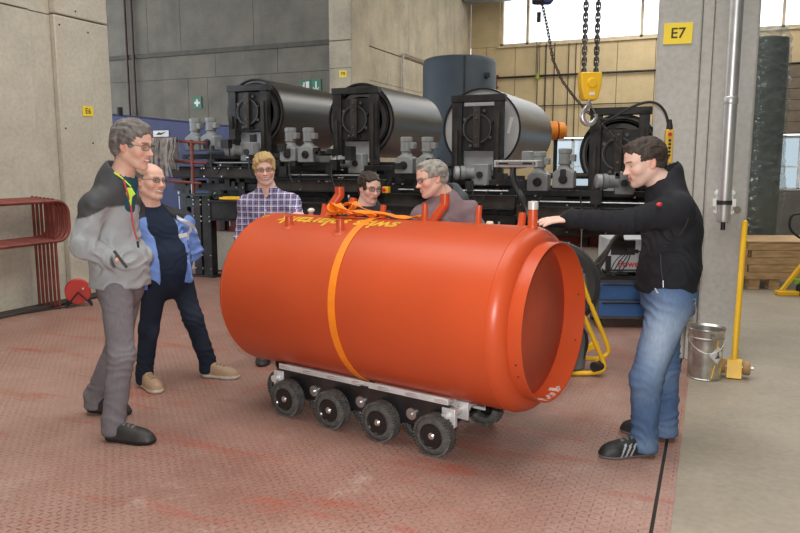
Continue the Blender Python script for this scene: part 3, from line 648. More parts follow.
part('vent_slot', MB().box(-.6, .0, -.01, .01, 1.3, 1.34).box(-.6, .0, -.01, .01, 1.4, 1.44), M_black, bl)
cab0 = thing('control_cabinet', 'dark control cabinet with small fittings between blue machine and leftmost frame', 'cabinet', (-6.9, 9.75, 0))
part('body', MB().box(-.04, .42, 0, .5, 0, 2.02), M_dark, cab0, .01)
part('glass_jar', MB().cyl((.33, -.05, 2.02), (.33, -.05, 2.2), .03, n=12).cyl((.18, -.05, 2.02), (.18, -.05, 2.14), .025, n=12), M_zinc, cab0)
part('shelf', MB().box(-.05, .45, -.12, .0, 1.8, 1.82).box(-.05, .45, -.12, 0, 1.65, 1.67), M_zinc, cab0)
# steel tray on a pole with a small motor
ty = thing('tray_stand', 'steel control tray on a bent dark pole beneath the pale drum disc', 'tray', (-2.03, 8.0, 0))
part('tray', MB().box(-.25, .25, -.09, .12, 1.475, 1.555), mat('tray_steel', (0.50, 0.50, 0.51), .45, .4, .2), ty, .008)
part('tray_lip', MB().box(-.22, .22, -.10, -.09, 1.505, 1.53), M_dark, ty)
part('slot_rivet', MB().cyl((-.2, -.11, 1.515), (-.2, -.1, 1.515), .012, n=8).cyl((.2, -.11, 1.515), (.2, -.1, 1.515), .012, n=8).box(-.08, .08, -.104, -.1, 1.51, 1.525), M_bolt, ty)
part('motor', MB().lathe((.11, 0, 1.555), (0, 0, 1), [(0, .055), (.02, .065), (.09, .065), (.10, .05), (.1, 0)], 20), M_motor, ty)
part('pole', MB().tube([(-.05, 0, 1.48), (-.05, -.01, 1.38), (0, -.03, 1.26), (.10, -.08, 1.10), (.22, -.1, .8), (.22, -.1, .0)], .036, 10, smooth=2), mat('pole_steel', (.08, .08, .085), .3, .8), ty)
# dark storage tank and orange hoist drum behind
st = W(1.365, 17.0)
tk = thing('storage_tank', 'tall dark blue-grey cylindrical storage tank behind the third drum', 'tank', st, YAW)
M_tank = mat('tank_blue_grey', (0.035, 0.052, 0.068), .55, 0, .12, 2)
part('shell', MB().lathe((0, 0, 0), (0, 0, 1), [(0, .84), (3.78, .84), (3.87, .81), (3.90, .74), (3.94, 0)], 64), M_tank, tk)
part('seam_strip', MB().box(.03, .06, -.855, -.83, 0, 3.86), M_dark, tk)
part('lifting_lug', MB().box(.50, .62, -.70, -.62, 3.42, 3.52), M_dark, tk, .01)
oh = thing('orange_hoist', 'orange hoist drum beside the far end of the pale disc drum', 'hoist', W(2.38, 11.2, 2.02), YAW)
part('drum', MB().lathe((-.11, 0, 0), (1, 0, 0), [(0, .06), (0, .13), (.03, .14), (.12, .14), (.13, .12)], 28), mat('hoist_orange', (0.80, 0.26, 0.02), .5), oh)
part('end_cap', MB().lathe((.04, 0, 0), (1, 0, 0), [(0, .10), (.0, .13), (.08, .125), (.12, .08), (.12, 0)], 28), MATS['hoist_orange'], oh)
part('mounting', MB().box(-.02, .03, -.03, .03, -2.02, -.1), M_dark, oh)
# ------------------------------------------------------------------ the orange-red tank on its dolly
M_oxide = mat('orange_primer', (0.53, 0.076, 0.022), 0.36, 0, 0.04, 2.5, 0.02, 90, spec=0.35)
M_band = mat('strap_orange', (0.90, 0.24, 0.008), 0.55, 0, .06, 20, .2, 300)
A_T = YAW - R_(34.83)
tp = W(.785, 3.549)
TZ = .715; TR = .478
tank = thing('solar_tank', 'large orange-red cylindrical tank with pipe stubs lying on the wheeled dolly', 'tank', (tp.x, tp.y, 0), A_T)
prof = [(-2.035, 0), (-2.03, .2), (-2.015, .33), (-1.99, .42), (-1.965, .462), (-1.945, .4765), (-1.935, TR)]
prof += [(-1.935 + .0001, TR), (-.152, TR)]
prof += [(-.150, TR), (-.135, .4765), (-.115, .470), (-.095, .457), (-.08, .438), (-.072, .418), (-.070, .404)]
part('shell', MB().lathe((0, 0, TZ), (1, 0, 0), prof, 128, cap=False), M_oxide, tank)
part('end_skirt', MB().lathe((0, 0, TZ), (1, 0, 0), [(-.075, .4045), (0, .4045), (.001, .4035), (0, .399), (-.125, .399)], 128, cap=False), M_oxide, tank)
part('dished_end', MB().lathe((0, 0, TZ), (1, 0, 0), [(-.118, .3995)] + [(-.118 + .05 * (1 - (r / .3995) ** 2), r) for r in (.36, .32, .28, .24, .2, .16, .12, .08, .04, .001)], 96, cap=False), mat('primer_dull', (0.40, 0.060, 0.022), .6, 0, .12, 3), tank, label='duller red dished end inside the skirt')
for s, r in ((-.150, TR), (-1.935, TR)):
    part('weld_seam', MB().lathe((0, 0, TZ), (1, 0, 0), [(s - .004, r - .001), (s - .002, r + .0022), (s + .002, r + .0022), (s + .004, r - .001)], 128, cap=False), M_oxide, tank)
M_chip = mat('bare_metal_chip', (0.62, 0.45, 0.40), .5, 0, .3, 40)
ch = MB()
for a in np.linspace(-2.0, -1.35, 9):
    w = rnd.uniform(.006, .022); ch.box(-w, w, -.002, .002, -.001, .0015).xf(Matrix.Identity(4))
ch = MB()
for k in range(12):
    a = R_(-84 + rnd.uniform(-14, 16)); r = .3985; m = MB().box(-rnd.uniform(.004, .03), rnd.uniform(.0, .006), -rnd.uniform(.006, .02), rnd.uniform(.006, .02), -.001, .001)
    m.xf(Matrix.Translation((-.012 - .03 * rnd.random(), r * math.cos(a), TZ + r * math.sin(a))) @ Matrix.Rotation(a - R_(90), 4, 'X') @ Matrix.Rotation(rnd.uniform(-.6, .6), 4, 'Z')); ch.v += [] ; ch.add(m.v, m.f)
part('paint_chips', ch, M_chip, tank, kind='stuff')
for a in (-150, 12, -25, 200): part('skirt_hole', MB().cyl((-.035, .4040 * math.cos(R_(a)), TZ + .4040 * math.sin(R_(a))), (-.035, .4062 * math.cos(R_(a)), TZ + .4062 * math.sin(R_(a))), .005, n=10).cyl((-.035, .3975 * math.cos(R_(a)), TZ + .3975 * math.sin(R_(a))), (-.035, .3995 * math.cos(R_(a)), TZ + .3995 * math.sin(R_(a))), .005, n=10), M_ink, tank)
def on(s, phi, h=0.0):
    p = R_(phi); return Vector((s, (TR + h) * math.sin(p), TZ + (TR + h) * math.cos(p)))
def stub(s, phi, h, r, upright=False, cap=None):
    a = on(s, phi, -.03); b = on(s, phi, h) if not upright else a + Vector((0, 0, h + .03))
    m = MB(); x = (b - a).length
    m.lathe(a, b - a, [(0, r), (.034, r + .003), (.04, r), (x, r), (x, r * .8), (x - .02, r * .78), (x - .02, 0)], 20)
    o = part('pipe_stub', m, M_oxide, tank)
    if cap: part('stub_cap', MB().lathe(b - (b - a).normalized() * .038, b - a, [(0, r + .0008), (0, r + .002), (.038, r + .002), (.040, r), (.040, 0)], 20), cap, o, label='pale grey cap')
    return o
stub(-1.621, -27.5, .055, .024, True); part('stub_collar', MB().lathe(on(-1.621, -27.5, -.012), (0, math.sin(R_(-27.5)), math.cos(R_(-27.5))), [(0, .04), (.012, .038), (.016, .026)], 20), M_oxide, tank)
stub(-1.208, -30.6, .066, .024, True); part('stub_collar', MB().lathe(on(-1.208, -30.6, -.012), (0, math.sin(R_(-30.6)), math.cos(R_(-30.6))), [(0, .04), (.012, .038), (.016, .026)], 20), M_oxide, tank)
def bent(s, phi, d1, d2, r):
    a = on(s, phi, -.03); b = a + Vector(d1); c = b + Vector(d2); m = MB()
    m.tube([a, b - Vector(d1).normalized() * .01, b, b + Vector((0, 0, .006)), c], r, 20); m.lathe(c, (0, 0, 1), [(0, r), (0.002, r), (.002, r * .8), (-.03, r * .78), (-.03, 0)], 20)
    return part('bent_pipe', m, M_oxide, tank)
bent(-1.60, 9, (.085, .07, .155), (0, 0, .05), .030)
bent(-.800, 8, (.085, .03, .125), (0, 0, .055), .026)
stub(-1.62, 12, .075, .014)
stub(-1.400, 13, .12, .022)
stub(-1.17, 14, .085, .018)
stub(-.80, 2, .095, .017)
stub(-.475, 5, .095, .0165)
stub(-.135, -1.5, .125, .024, True, mat('cap_grey', (0.55, 0.55, 0.54), .4, .2))
stub(-.25, 12, .07, .02)
part('plug', MB().lathe(on(-.40, 4, -.004), (0, .05, 1), [(0, .02), (.012, .02), (.018, .014), (.018, 0)], 16), mat('plug_cream', (.66, .6, .48), .6), tank, label='cream plug')
part('underside_boss', MB().cyl((-1.80, -.12, .165), (-1.80, -.12, .26), .022).cyl((-1.80, -.12, .15), (-1.80, -.12, .172), .036), M_dark, tank, label='dark drain boss under the far end')
# lettering wrapped on the shell, read from the far side
def wrap_text(txt, size, s0, phi0, m, ext=1.0):
    me = text_mesh(txt, size, 'lettering', size * .03)
    bm = bmesh.new(); bm.from_mesh(me)
    for _ in range(3):
        es = [e for e in bm.edges if abs(e.verts[0].co.y - e.verts[1].co.y) > .022]
        if not es: break
        bmesh.ops.subdivide_edges(bm, edges=es, cuts=1)
    bmesh.ops.triangulate(bm, faces=bm.faces)
    for v in bm.verts:
        s = s0 - v.co.x * ext; ph = phi0 - v.co.y / TR; r = TR + .0022
        v.co = Vector((s, r * math.sin(ph), TZ + r * math.cos(ph)))
    bmesh.ops.recalc_face_normals(bm, faces=bm.faces); bm.to_mesh(me); bm.free()
    return part('lettering', me, m, tank, label='yellow lettering')
M_ylw = mat('lettering_yellow', (0.74, 0.40, 0.03), .5)
wrap_text('swiss solartank', .155, -1.318, R_(-17.0), M_ylw, 0.94)
wrap_text('®', .06, -1.90, R_(-14), M_ylw)
# ratchet strap
sp = thing('ratchet_strap', 'bright orange ratchet strap wound round the tank and knotted on top', 'strap', (tp.x, tp.y, 0), A_T)
P = []; Nn = []
for a in np.linspace(-163, 40, 60):
    s = -1.075 - .0006 * (a + 75); P.append(on(s, a, .004)); Nn.append((1, .0, .0))
part('band', MB().ribbon(P, Nn, .048, .003), M_band, sp)
for base, n, w in (([on(-1.40, 6, .03), on(-1.44, -2, .07), on(-1.42, -8, .05), on(-1.36, -6, .02), on(-1.31, 2, .06), on(-1.38, 12, .10), on(-1.46, 8, .06), on(-1.44, -4, .012)], 3, .045),
                   ([on(-1.46, 3, .02), on(-1.40, -6, .09), on(-1.34, -9, .075), on(-1.26, -7, .02), on(-1.18, -4, .03), on(-1.12, -2, .012)], 2, .05),
                   ([on(-1.35, -8, .085), on(-1.28, -10, .05), on(-1.22, -6, .045), on(-1.13, -3, .03), on(-1.03, 0, .02), on(-.93, 2, .012), on(-.86, 4, .012), on(-.82, 2, .03)], 2, .046),
                   ([on(-1.33, 6, .08), on(-1.26, 4, .055), on(-1.16, 5, .03), on(-1.02, 6, .02), on(-.9, 8, .012)], 2, .04)):
    Q = [Vector(p) for p in base]
    for _ in range(n):
        T = [Q[0]]
        for a, b in zip(Q[:-1], Q[1:]): T += [a * .75 + b * .25, a * .25 + b * .75]
        T.append(Q[-1]); Q = T
    part('loose_end', MB().ribbon(Q, [(.35 * math.sin(i * .5), .9, .35 * math.cos(i * .6)) for i in range(len(Q))], w, .003), M_band, sp)
part('hook', MB().box(-1.045, -.985, -.232, -.205, .262, .30).box(-1.04, -.99, -.29, -.225, .262, .272), M_dark, sp, .003)
# dolly
dl = thing('tank_dolly', 'low aluminium and black dolly on small pneumatic wheels beneath the tank', 'dolly', (tp.x, tp.y, 0), A_T)
M_alu = mat('aluminium', (0.74, 0.75, 0.76), .42, .35, .12, 8)
M_plate = mat('dolly_plate', (0.09, 0.09, 0.095), .28, .85, .3, 5)
for sg, ya, yb in ((-1, -.262, -.252), (1, .17, .18)):
    pl_ = MB()
    part('side_plate', pl_.box(-1.70, -.46, ya, yb, .115, .262), M_plate, dl, .002)
    part('top_rail', MB().box(-1.68, -.47, min(ya, ya + .09 * -sg), max(ya, ya + .09 * -sg) if sg > 0 else ya + .09, .262, .276), M_alu, dl, .002)
    part('slanted_rest', MB().prism([(ya + (.10 if sg < 0 else -.10), .215), (ya + (.10 if sg < 0 else -.10), .255), (ya - .0, .298), (ya - .0, .276)], 0, -1.68, -.47) if sg < 0 else MB().prism([(ya - .09, .215), (ya - .09, .255), (ya, .298), (ya, .276)], 0, -1.68, -.47), M_alu, dl, .002)
    for k in range(7):
        s = -1.62 + .185 * k
        part('weld_pad', MB().sphere((s, ya - .004 * (1 if sg < 0 else -1), .281), (.042, .018, .008), 14, 6), M_alu, dl)
part('floor_pan', MB().box(-1.70, -.50, -.25, .17, .120, .128), M_plate, dl)
for s in (-.475, -1.69):
    part('cross_tube', MB().cyl((s, -.30, .205), (s, .22, .205), .022, n=20), M_alu, dl)
    for a_, b_ in ((.06, .075), (-.13, -.115), (-.27, -.24)): part('end_bracket', MB().box(s - .03, s + .05, a_, b_, .15, .25), M_alu, dl, .004)
    part('tube_collar', MB().cyl((s, -.10, .205), (s, -.07, .205), .034).cyl((s, .10, .205), (s, .13, .205), .034), M_alu, dl)
tyre = MB().lathe((0, -.028, 0), (0, 1, 0), [(-.004, .066), (-.006, .080), (0, .094), (.010, .104), (.018, .108), (.028, .109), (.038, .108), (.046, .104), (.056, .094), (.062, .080), (.060, .066), (.05, .060), (.006, .060)], 48, True)
lug = MB()
for i in range(40):
    a = 2 * math.pi * i / 40
    for sg in (-1, 1):
        m = MB().box(-.0056, .0056, .001, .034, .1000, .1120); m.xf(Matrix.Rotation(a + sg * .04, 4, 'Y') @ Matrix.Rotation(sg * .5, 4, 'Z') @ Matrix.Scale(sg, 4, (0, 1, 0))); lug.add(m.v, m.f)
tyre.add(lug.v, lug.f); me_ty = tyre.mesh('tyre'); me_ty.materials.append(mat('tyre_rubber', (0.085, 0.082, 0.078), .75, 0, .3, 30, .2, 200))
rim = MB().lathe((0, -.03, 0), (0, 1, 0), [(.0, .064), (-.004, .068), (-.006, .064), (.004, .055), (.014, .044), (.016, .026), (.006, .022), (.006, .0)], 36); me_rim = rim.mesh('rim'); me_rim.materials.append(mat('rim_black', (.014, .014, .015), .22, 0, .05))
hubm = MB().lathe((0, -.04, 0), (0, 1, 0), [(0, .001), (0, .012), (.006, .019), (.016, .019)], 12); me_hub = hubm.mesh('hub'); me_hub.materials.append(M_bolt)
axm = MB().cyl((0, -.02, 0), (0, .09, 0), .010, n=12); me_ax = axm.mesh('axle'); me_ax.materials.append(M_zinc)
def wheel(s, y, side=1):
    w = bpy.data.objects.new('wheel', me_ty); COL.objects.link(w); w.parent = dl; w.location = (s, y, .1115); w.rotation_euler = (0, rnd.uniform(0, 6), 0 if side > 0 else math.pi)
    for nme, me in (('rim', me_rim), ('hub', me_hub), ('axle', me_ax)): part(nme, me, None, w)
for k in range(4): wheel(-.52 - .347 * k, -.315)
for k in range(4): wheel(-.70 - .347 * k, -.165)
for k in range(4): wheel(-.52 - .347 * k, .235, -1)
for k in range(4): wheel(-.70 - .347 * k, .09, -1)
for k in range(7): part('axle_boss', MB().lathe((-.52 - .1735 * k, -.275, .175), (0, 1, 0), [(0, .02), (0, .032), (.022, .034)], 20).cyl((-.52 - .1735 * k, -.285, .175), (-.52 - .1735 * k, -.27, .175), .01, n=8), M_zinc, dl)
part('pull_cable', MB().tube([(-1.69, -.22, .22), (-1.76, -.20, .25), (-1.80, -.16, .27), (-1.84, -.12, .26)], .008, 8, smooth=2), M_black, dl)
mk = part('paint_line', MB().box(-.30, .30, -.004, .004, .0002, .0008), mat('line_red', (.55, .07, .03), .6)); mk.location = W(.75, 3.92); mk.rotation_euler = (0, 0, YAW - R_(30)); tag(mk, 'thin bright red paint line on the floor right of the dolly', 'paint mark')
mk = part('paint_line', MB().box(-.13, .13, -.004, .004, .0002, .0008), MATS['line_red']); mk.location = W(-.98, 4.72); mk.rotation_euler = (0, 0, YAW + R_(60)); tag(mk, 'short red paint line on the floor left of the dolly', 'paint mark')
hp = thing('white_plug', 'white and brown plug cap lying on the tank beside the plaid shirt', 'plug', (tp.x, tp.y, 0), A_T)
part('cap', MB().sphere(on(-1.70, 9, .028), (.022, .026, .015)), M_white, hp); part('collar', MB().cyl(on(-1.70, 9, -.002), on(-1.70, 9, .018), .016), mat('plug_brown', (.35, .22, .12), .6), hp)

# ------------------------------------------------------------------ hoist chain, hook block, pendant
M_chain = mat('chain_steel', (0.12, 0.115, 0.11), .4, .8, .3, 10)
M_hook = mat('hook_steel', (0.55, 0.55, 0.56), .3, .7, .25, 20)
hb = W(1.283, 5.0)
hk = thing('hook_block', 'yellow crane hook block with steel hook hanging on two chains', 'crane hook', (hb.x, hb.y, 0), YAW + R_(4))
body = [(-.072, 2.118), (.072, 2.118), (.070, 2.03), (.046, 1.935), (-.046, 1.935), (-.068, 2.02)]
part('housing', MB().prism(body, 1, -.045, .045), mat('block_yellow', (0.86, 0.52, 0.03), .35, 0, .05), hk, .008)
part('raised_tongue', MB().prism([(-.025, 1.94), (.030, 1.94), (.034, 2.0), (.028, 2.05), (0, 2.062), (-.026, 2.05), (-.028, 2.0)], 1, -.052, -.044), MATS['block_yellow'], hk, .003)
part('pulley_cap', MB().lathe((.002, -.058, 2.045), (0, 1, 0), [(0, 0), (0, .028), (.006, .033), (.012, .034)], 28), MATS['block_yellow'], hk)
part('sticker', MB().box(-.016, .020, -.0545, -.053, 1.965, 1.985), M_white, hk)
hkp = [(.0, 0, 1.945), (.0, 0, 1.915), (-.006, 0, 1.893), (-.034, 0, 1.865), (-.044, 0, 1.83), (-.034, 0, 1.795), (-.004, 0, 1.776), (.030, 0, 1.785), (.050, 0, 1.812), (.053, 0, 1.845)]
part('hook', MB().tube(hkp, [.014, .014, .016, .016, .017, .018, .019, .020, .020, .020, .020, .020, .020, .020, .018, .016, .015, .012, .008], 14, smooth=1), M_hook, hk)
part('latch', MB().bar((.012, 0, 1.905), (.046, 0, 1.852), .012, .006).cyl((.01, -.014, 1.905), (.01, .014, 1.905), .010, n=12), M_zinc, hk)
def chain(name, label, pts, pitch, r, m, w):
    """links of round bar along a polyline"""
    P = [Vector(p) for p in pts]; L = [0]
    for a, b in zip(P[:-1], P[1:]): L.append(L[-1] + (b - a).length)
    mb = MB(); d = pitch / 2; i = 0; n = 0
    while d < L[-1]:
        while L[i + 1] < d: i += 1
        t = (d - L[i]) / (L[i + 1] - L[i]); c = P[i].lerp(P[i + 1], t); z = (P[i + 1] - P[i]).normalized(); x = z.orthogonal().normalized() if abs(z.z) < .9 else Vector((CY, SY, 0)); x = (x - z * x.dot(z)).normalized(); y = z.cross(x)
        if n % 2: x, y = y, x
        h = pitch * .5; ring = []
        for k in range(10):
            a = 2 * math.pi * k / 10; ring.append(c + x * math.cos(a) * w + z * (math.sin(a) * (w) + (h - w * .15 if math.sin(a) > .01 else -(h - w * .15) if math.sin(a) < -.01 else 0)))
        mb.tube(ring, r, 6, closed=True); d += pitch; n += 1
    o = part('links', mb, m, None, kind=None); o.name = name; return tag(o, label, 'chain')
for s, l in ((-.041, 'left hoist chain carrying the yellow hook block'), (.041, 'right hoist chain carrying the yellow hook block')):
    a = Vector((hb.x + s * CY, hb.y + s * SY, 2.10)); chain('hoist_chain', l, [a, a + Vector((0, 0, 3.0))], .036, .0058, M_chain, .0145)
cp = [(0.935, 5, 2.62), (.99, 5, 2.40), (1.031, 5, 2.201), (1.10, 5, 2.06), (1.188, 5, 1.95), (1.28, 5, 1.855), (1.364, 5, 1.79), (1.43, 5.02, 1.73), (1.506, 5.05, 1.656), (1.60, 5.1, 1.59), (1.72, 5.1, 1.56)]
chain('hand_chain', 'thin grey chain sagging from the hoist past the hook', [tuple(W(*p[:2], p[2])) for p in cp], .021, .0033, M_chain, .0085)
hm = W(.955, 5.0)
hs_ = thing('chain_hoist', 'small black chain hoist unit at the top edge of the picture', 'hoist', (hm.x, hm.y, 2.545), YAW)
part('body', MB().box(-.07, .06, -.05, .05, 0.02, .14), M_black, hs_, .015); part('cover', MB().lathe((.02, -.07, .06), (0, 1, 0), [(0, .02), (0, .045), (.03, .05)], 20), M_blue, hs_)
part('suspension', MB().cyl((0, 0, .1), (0, 0, 6.3), .008, n=8), M_black, hs_)
pk = thing('pendant_control', 'yellow pendant push-button control hanging by the column above the man in black', 'crane control', tuple(W(1.822, 4.95, 1.62)), YAW + R_(-6))
part('housing', MB().box(-.026, .026, -.022, .022, -.11, .12), mat('pendant_yellow', (0.72, 0.47, 0.05), .45), pk, .008)
part('cable_gland', MB().lathe((-.0, 0, .115), (0, 0, 1), [(0, .022), (.03, .02), (.07, .011)], 16), M_black, pk)
for i, z in enumerate((.085, .045, .02, -.005, -.03, -.055)): part('button', MB().cyl((0, -.030, z), (0, -.02, z), .013 if i == 0 else .009, n=12), MATS['stop_red'] if i == 0 else M_black, pk)
tag(part('pendant_cable', MB().tube([tuple(W(*p)) for p in ((1.36, 5.0, 1.81), (1.42, 5.0, 1.80), (1.50, 5, 1.85), (1.62, 4.98, 1.915), (1.72, 4.96, 1.925), (1.79, 4.95, 1.86), (1.82, 4.95, 1.75))], .009, 8, smooth=2), M_black), 'black cable arching from the hook to the pendant control', 'cable')

# ------------------------------------------------------------------ tool trolley, welder, yellow cart
tb = W(1.805, 6.55)
tc_ = thing('tool_trolley', 'low blue tool trolley with two wide drawers behind the man in black', 'tool trolley', (tb.x, tb.y, 0), YAW + R_(-2))
M_trl = mat('trolley_blue', (0.045, 0.13, 0.34), .4, 0, .1)
part('body', MB().box(0, .80, 0, .45, .085, .455), mat('trolley_grey', (0.10, 0.105, 0.11), .5), tc_, .006)
part('top_tray', MB().box(-.02, .82, -.02, .47, .455, .475).box(-.02, .82, -.02, -.01, .475, .492), M_dark, tc_, .004)
for z0, z1 in ((.275, .425), (.115, .255)):
    dr = part('drawer', MB().box(.035, .785, -.018, .0, z0, z1), M_trl, tc_, .004); part('drawer_handle', MB().box(.06, .76, -.032, -.018, z1 - .022, z1 - .008), M_dark, dr, .003)
for x in (.07, .73):
    for y in (.06, .38): c_ = part('castor', MB().cyl((x - .015, y, .045), (x + .015, y, .045), .045, n=20), M_black, tc_); part('fork', MB().box(x - .022, x + .022, y - .02, y + .02, .05, .088), M_zinc, c_)
wd = thing('welder', 'white and grey welding machine with red lettering on the blue trolley', 'welding machine', tuple(W(1.91, 6.58, .492)), YAW + R_(-2))
part('case', MB().box(0, .42, .0, .36, .03, .34), mat('welder_white', (0.55, 0.57, 0.60), .45), wd, .012)
part('control_face', MB().box(.03, .25, -.006, .002, .19, .325), M_dark, wd, .003)
part('side_edge', MB().box(-.004, .035, -.008, .05, .03, .18), M_dark, wd, .003)
part('feet', MB().box(.03, .08, .02, .3, 0, .03).box(.33, .38, .02, .3, 0, .03), M_black, wd)
me = text_mesh('Powerth', .085, 'lettering', .002); me.transform(Matrix.Rotation(R_(90), 4, 'X')); me.transform(Matrix.Translation((.245, -.009, .105)))
part('lettering', me, mat('welder_red', (0.60, 0.04, 0.04), .5), wd)
part('base_strip', MB().box(.03, .39, -.004, .0, .04, .055), M_dark, wd)
part('gun', MB().bar((.16, -.03, .235), (.27, -.03, .225), .03, .035).bar((.27, -.03, .225), (.36, -.03, .228), .012, .012), M_dark, wd)
for k in range(4):
    x = .02 + .035 * k; part('lead', MB().tube([(.18 + .01 * k, -.03, .23), (x + .05, -.045, .16 - .01 * k), (x, -.05, .05), (x - .03, -.08, -.0)], .005, 6, smooth=2), M_black, wd)
wc = thing('cable_bundle', 'dark bundle of welding cables slung over the left side of the welder', 'cables', tuple(W(1.9, 6.5, 0)), YAW)
for k in range(7):
    x = rnd.uniform(-.02, .03); P_ = [(.14 + x, .1, .80), (.08 + x, .0, .86 + .01 * k), (-.02 + x, -.03, .75 + x), (-.10 + x * 2, -.04, .62), (-.17 + x * 3, -.05, .47 + .02 * k), (-.08 + x * 2, -.06, .50)]
    part('cable', MB().tube(P_, .013, 8, smooth=2), M_black if k % 3 else M_brown, wc)
jt = thing('welding_torch_parts', 'small dark welding clamps lying on the blue trolley top', 'clamps', tuple(W(1.88, 6.5, .50)), YAW)
part('clamp', MB().bar((0, 0, .012), (.12, .01, .02), .03, .022).bar((.10, 0, .03), (.2, .02, .015), .025, .03).cyl((.06, -.03, 0), (.06, -.03, .04), .02), M_black, jt, .004)
yc = thing('tube_cart', 'yellow tubular hand cart with large black tyre and grey drum behind the tank', 'cart', tuple(W(1.30, 5.15)), YAW)
part('tube_frame', MB().tube([(-.02, 0, .80), (.03, 0, .63), (.12, .0, .42), (.235, 0, .17), (.225, 0, .115), (.15, .0, .085), (.0, .0, .10)], .017, 12, smooth=2).tube([(-.1, -.14, .60), (-.0, -.14, .45), (.09, -.14, .25), (.165, -.14, .09), (.16, -.14, .04), (.10, -.14, .02), (-.3, -.14, .02)], .017, 12, smooth=2).tube([(.03, 0, .60), (.0, -.14, .44)], .013, 8).tube([(.15, 0, .09), (.10, -.14, .04)], .013, 8), M_yel, yc)
part('cross_plate', MB().bar((-.12, -.05, .10), (.14, -.05, .22), .05, .05), M_yel, yc, .006)
part('tyre', MB().lathe((-.17, .06, .62), (.25, 1, 0), [(0, .24), (-.01, .29), (.02, .325), (.06, .33), (.10, .31), (.10, .26), (.08, .24)], 48, True), mat('cart_tyre', (.028, .028, .03), .7), yc)
part('drum', MB().lathe((-.1, -.02, .03), (.1, .1, 1), [(0, .13), (.02, .15), (.28, .15), (.31, .11), (.31, 0)], 32), mat('drum_grey', (.16, .17, .18), .5), yc)
part('stay', MB().tube([(-.05, -.1, .42), (.04, -.1, .30), (.05, -.1, .2), (-.02, -.1, .03)], .011, 10, smooth=2), M_dark, yc)
part('axle_cap', MB().cyl((.08, -.17, .075), (.14, -.13, .075), .035, n=20), M_dark, yc)
# ------------------------------------------------------------------ right background: crate, pallet truck, wrapped stack, cabinet
M_wood = mat('pine_plank', (0.46, 0.30, 0.15), .75, 0, .22, 5, .15, 50, stretch=(1, 6, 6))
pc = W(4.22, 8.62)
pt = thing('plank_crate', 'stack of pine planks forming a low crate beside the column', 'crate', (pc.x, pc.y, 0), YAW - R_(3))
for k in range(5):
    dx = rnd.uniform(-.03, .03); z = .13 + .088 * k
    part('plank', MB().box(-.0 + dx - .03 * (k == 2), 1.15, 0, .05, z, z + .084), M_wood, pt, .004)
    part('plank', MB().box(-.02 + dx, .03 + dx, .05, .8, z, z + .084), M_wood, pt, .004)
part('plank', MB().box(-.06, -.022, .0, .12, .16, .50), M_wood, pt, .004)
part('plank', MB().box(-.03, 1.16, .0, .8, .572, .592), M_wood, pt, .004)
for x in (.02, .26, .95): part('block', MB().box(x, x + .13, .02, .14, 0, .128), M_wood, pt, .004)
pj = thing('pallet_truck', 'yellow pallet truck with black handle at the right edge', 'pallet truck', tuple(W(4.42, 8.25)), YAW)
part('fork', MB().box(-.04, .7, -.06, .06, .0, .055), M_yel, pj, .01)
part('brace', MB().bar((0, -.02, .05), (.22, -.02, .36), .05, .04).bar((.22, -.02, .36), (.45, -.02, .36), .05, .05), M_yel, pj, .005)
part('pump', MB().cyl((.30, 0, .05), (.30, 0, .34), .05), M_zinc, pj); part('wheel', MB().cyl((.21, -.09, .085), (.28, -.05, .085), .085, n=24), M_black, pj)
part('release_lever', MB().box(.14, .26, -.05, .05, .14, .19), mat('lime_green', (.25, .5, .05), .5), pj)
part('handle', MB().tube([(.30, 0, .34), (.28, 0, .62), (.13, 0, .70), (.05, 0, .78), (.05, 0, .9), (.10, 0, .95), (.3, 0, .95)], .014, 10, smooth=2), M_black, pj)
ws = W(4.83, 9.9)
wr = thing('wrapped_stack', 'tall dark goods stack wrapped in crinkled clear film beside the column', 'wrapped goods', (ws.x, ws.y, 0), YAW)
part('goods', MB().lathe((0, 0, .10), (0, 0, 1), [(0, .32), (2.9, .32), (3.05, .31), (3.1, 0)], 32), mat('goods_dark', (0.045, 0.06, 0.058), .5, 0, .4, 6), wr)
part('pallet', MB().box(-.42, .42, -.4, .4, .0, .10), M_brown, wr)
fv, ff = [], []
n, mrow = 72, 110
for j in range(mrow):
    z = .12 + 3.16 * j / (mrow - 1)
    for i in range(n):
        a = 2 * math.pi * i / n; p = Vector((math.cos(a) * 1.3, math.sin(a) * 1.3, z * 2.2))
        from mathutils import noise as MN
        d = .02 * abs(MN.noise(p * 2.5 + Vector((0, 0, z * 9)))) + .035 * abs(MN.noise(Vector((p.x * 1.5, p.y * 1.5, z * 11)))) + .012 * MN.noise(p * 9)
        bul = .05 * math.exp(-((z - 1.15) / .35) ** 2) + .02 * math.exp(-((z - 2.2) / .3) ** 2)
        r = .335 + d + bul
        if z > 3.15: r *= 1 - (z - 3.15) * 1.5
        fv.append((r * math.cos(a), r * math.sin(a), z))
for j in range(mrow - 1):
    for i in range(n): ff.append((j * n + i, j * n + (i + 1) % n, (j + 1) * n + (i + 1) % n, (j + 1) * n + i))
ff.append(tuple(range((mrow - 1) * n, mrow * n)))
def film():
    m = bpy.data.materials.new('stretch_film'); m.use_nodes = True; N = m.node_tree.nodes; L = m.node_tree.links; b = N['Principled BSDF']
    b.inputs['Base Color'].default_value = (.26, .30, .29, 1); b.inputs['Roughness'].default_value = .18; b.inputs['Alpha'].default_value = .30; b.inputs['Specular IOR Level'].default_value = .9
    return m
part('film', MB().add(fv, ff), film(), wr)
gc = thing('grey_cabinet', 'plain grey sheet cabinet beyond the plank crate at the right edge', 'cabinet', tuple(W(6.75, 13.2)), YAW)
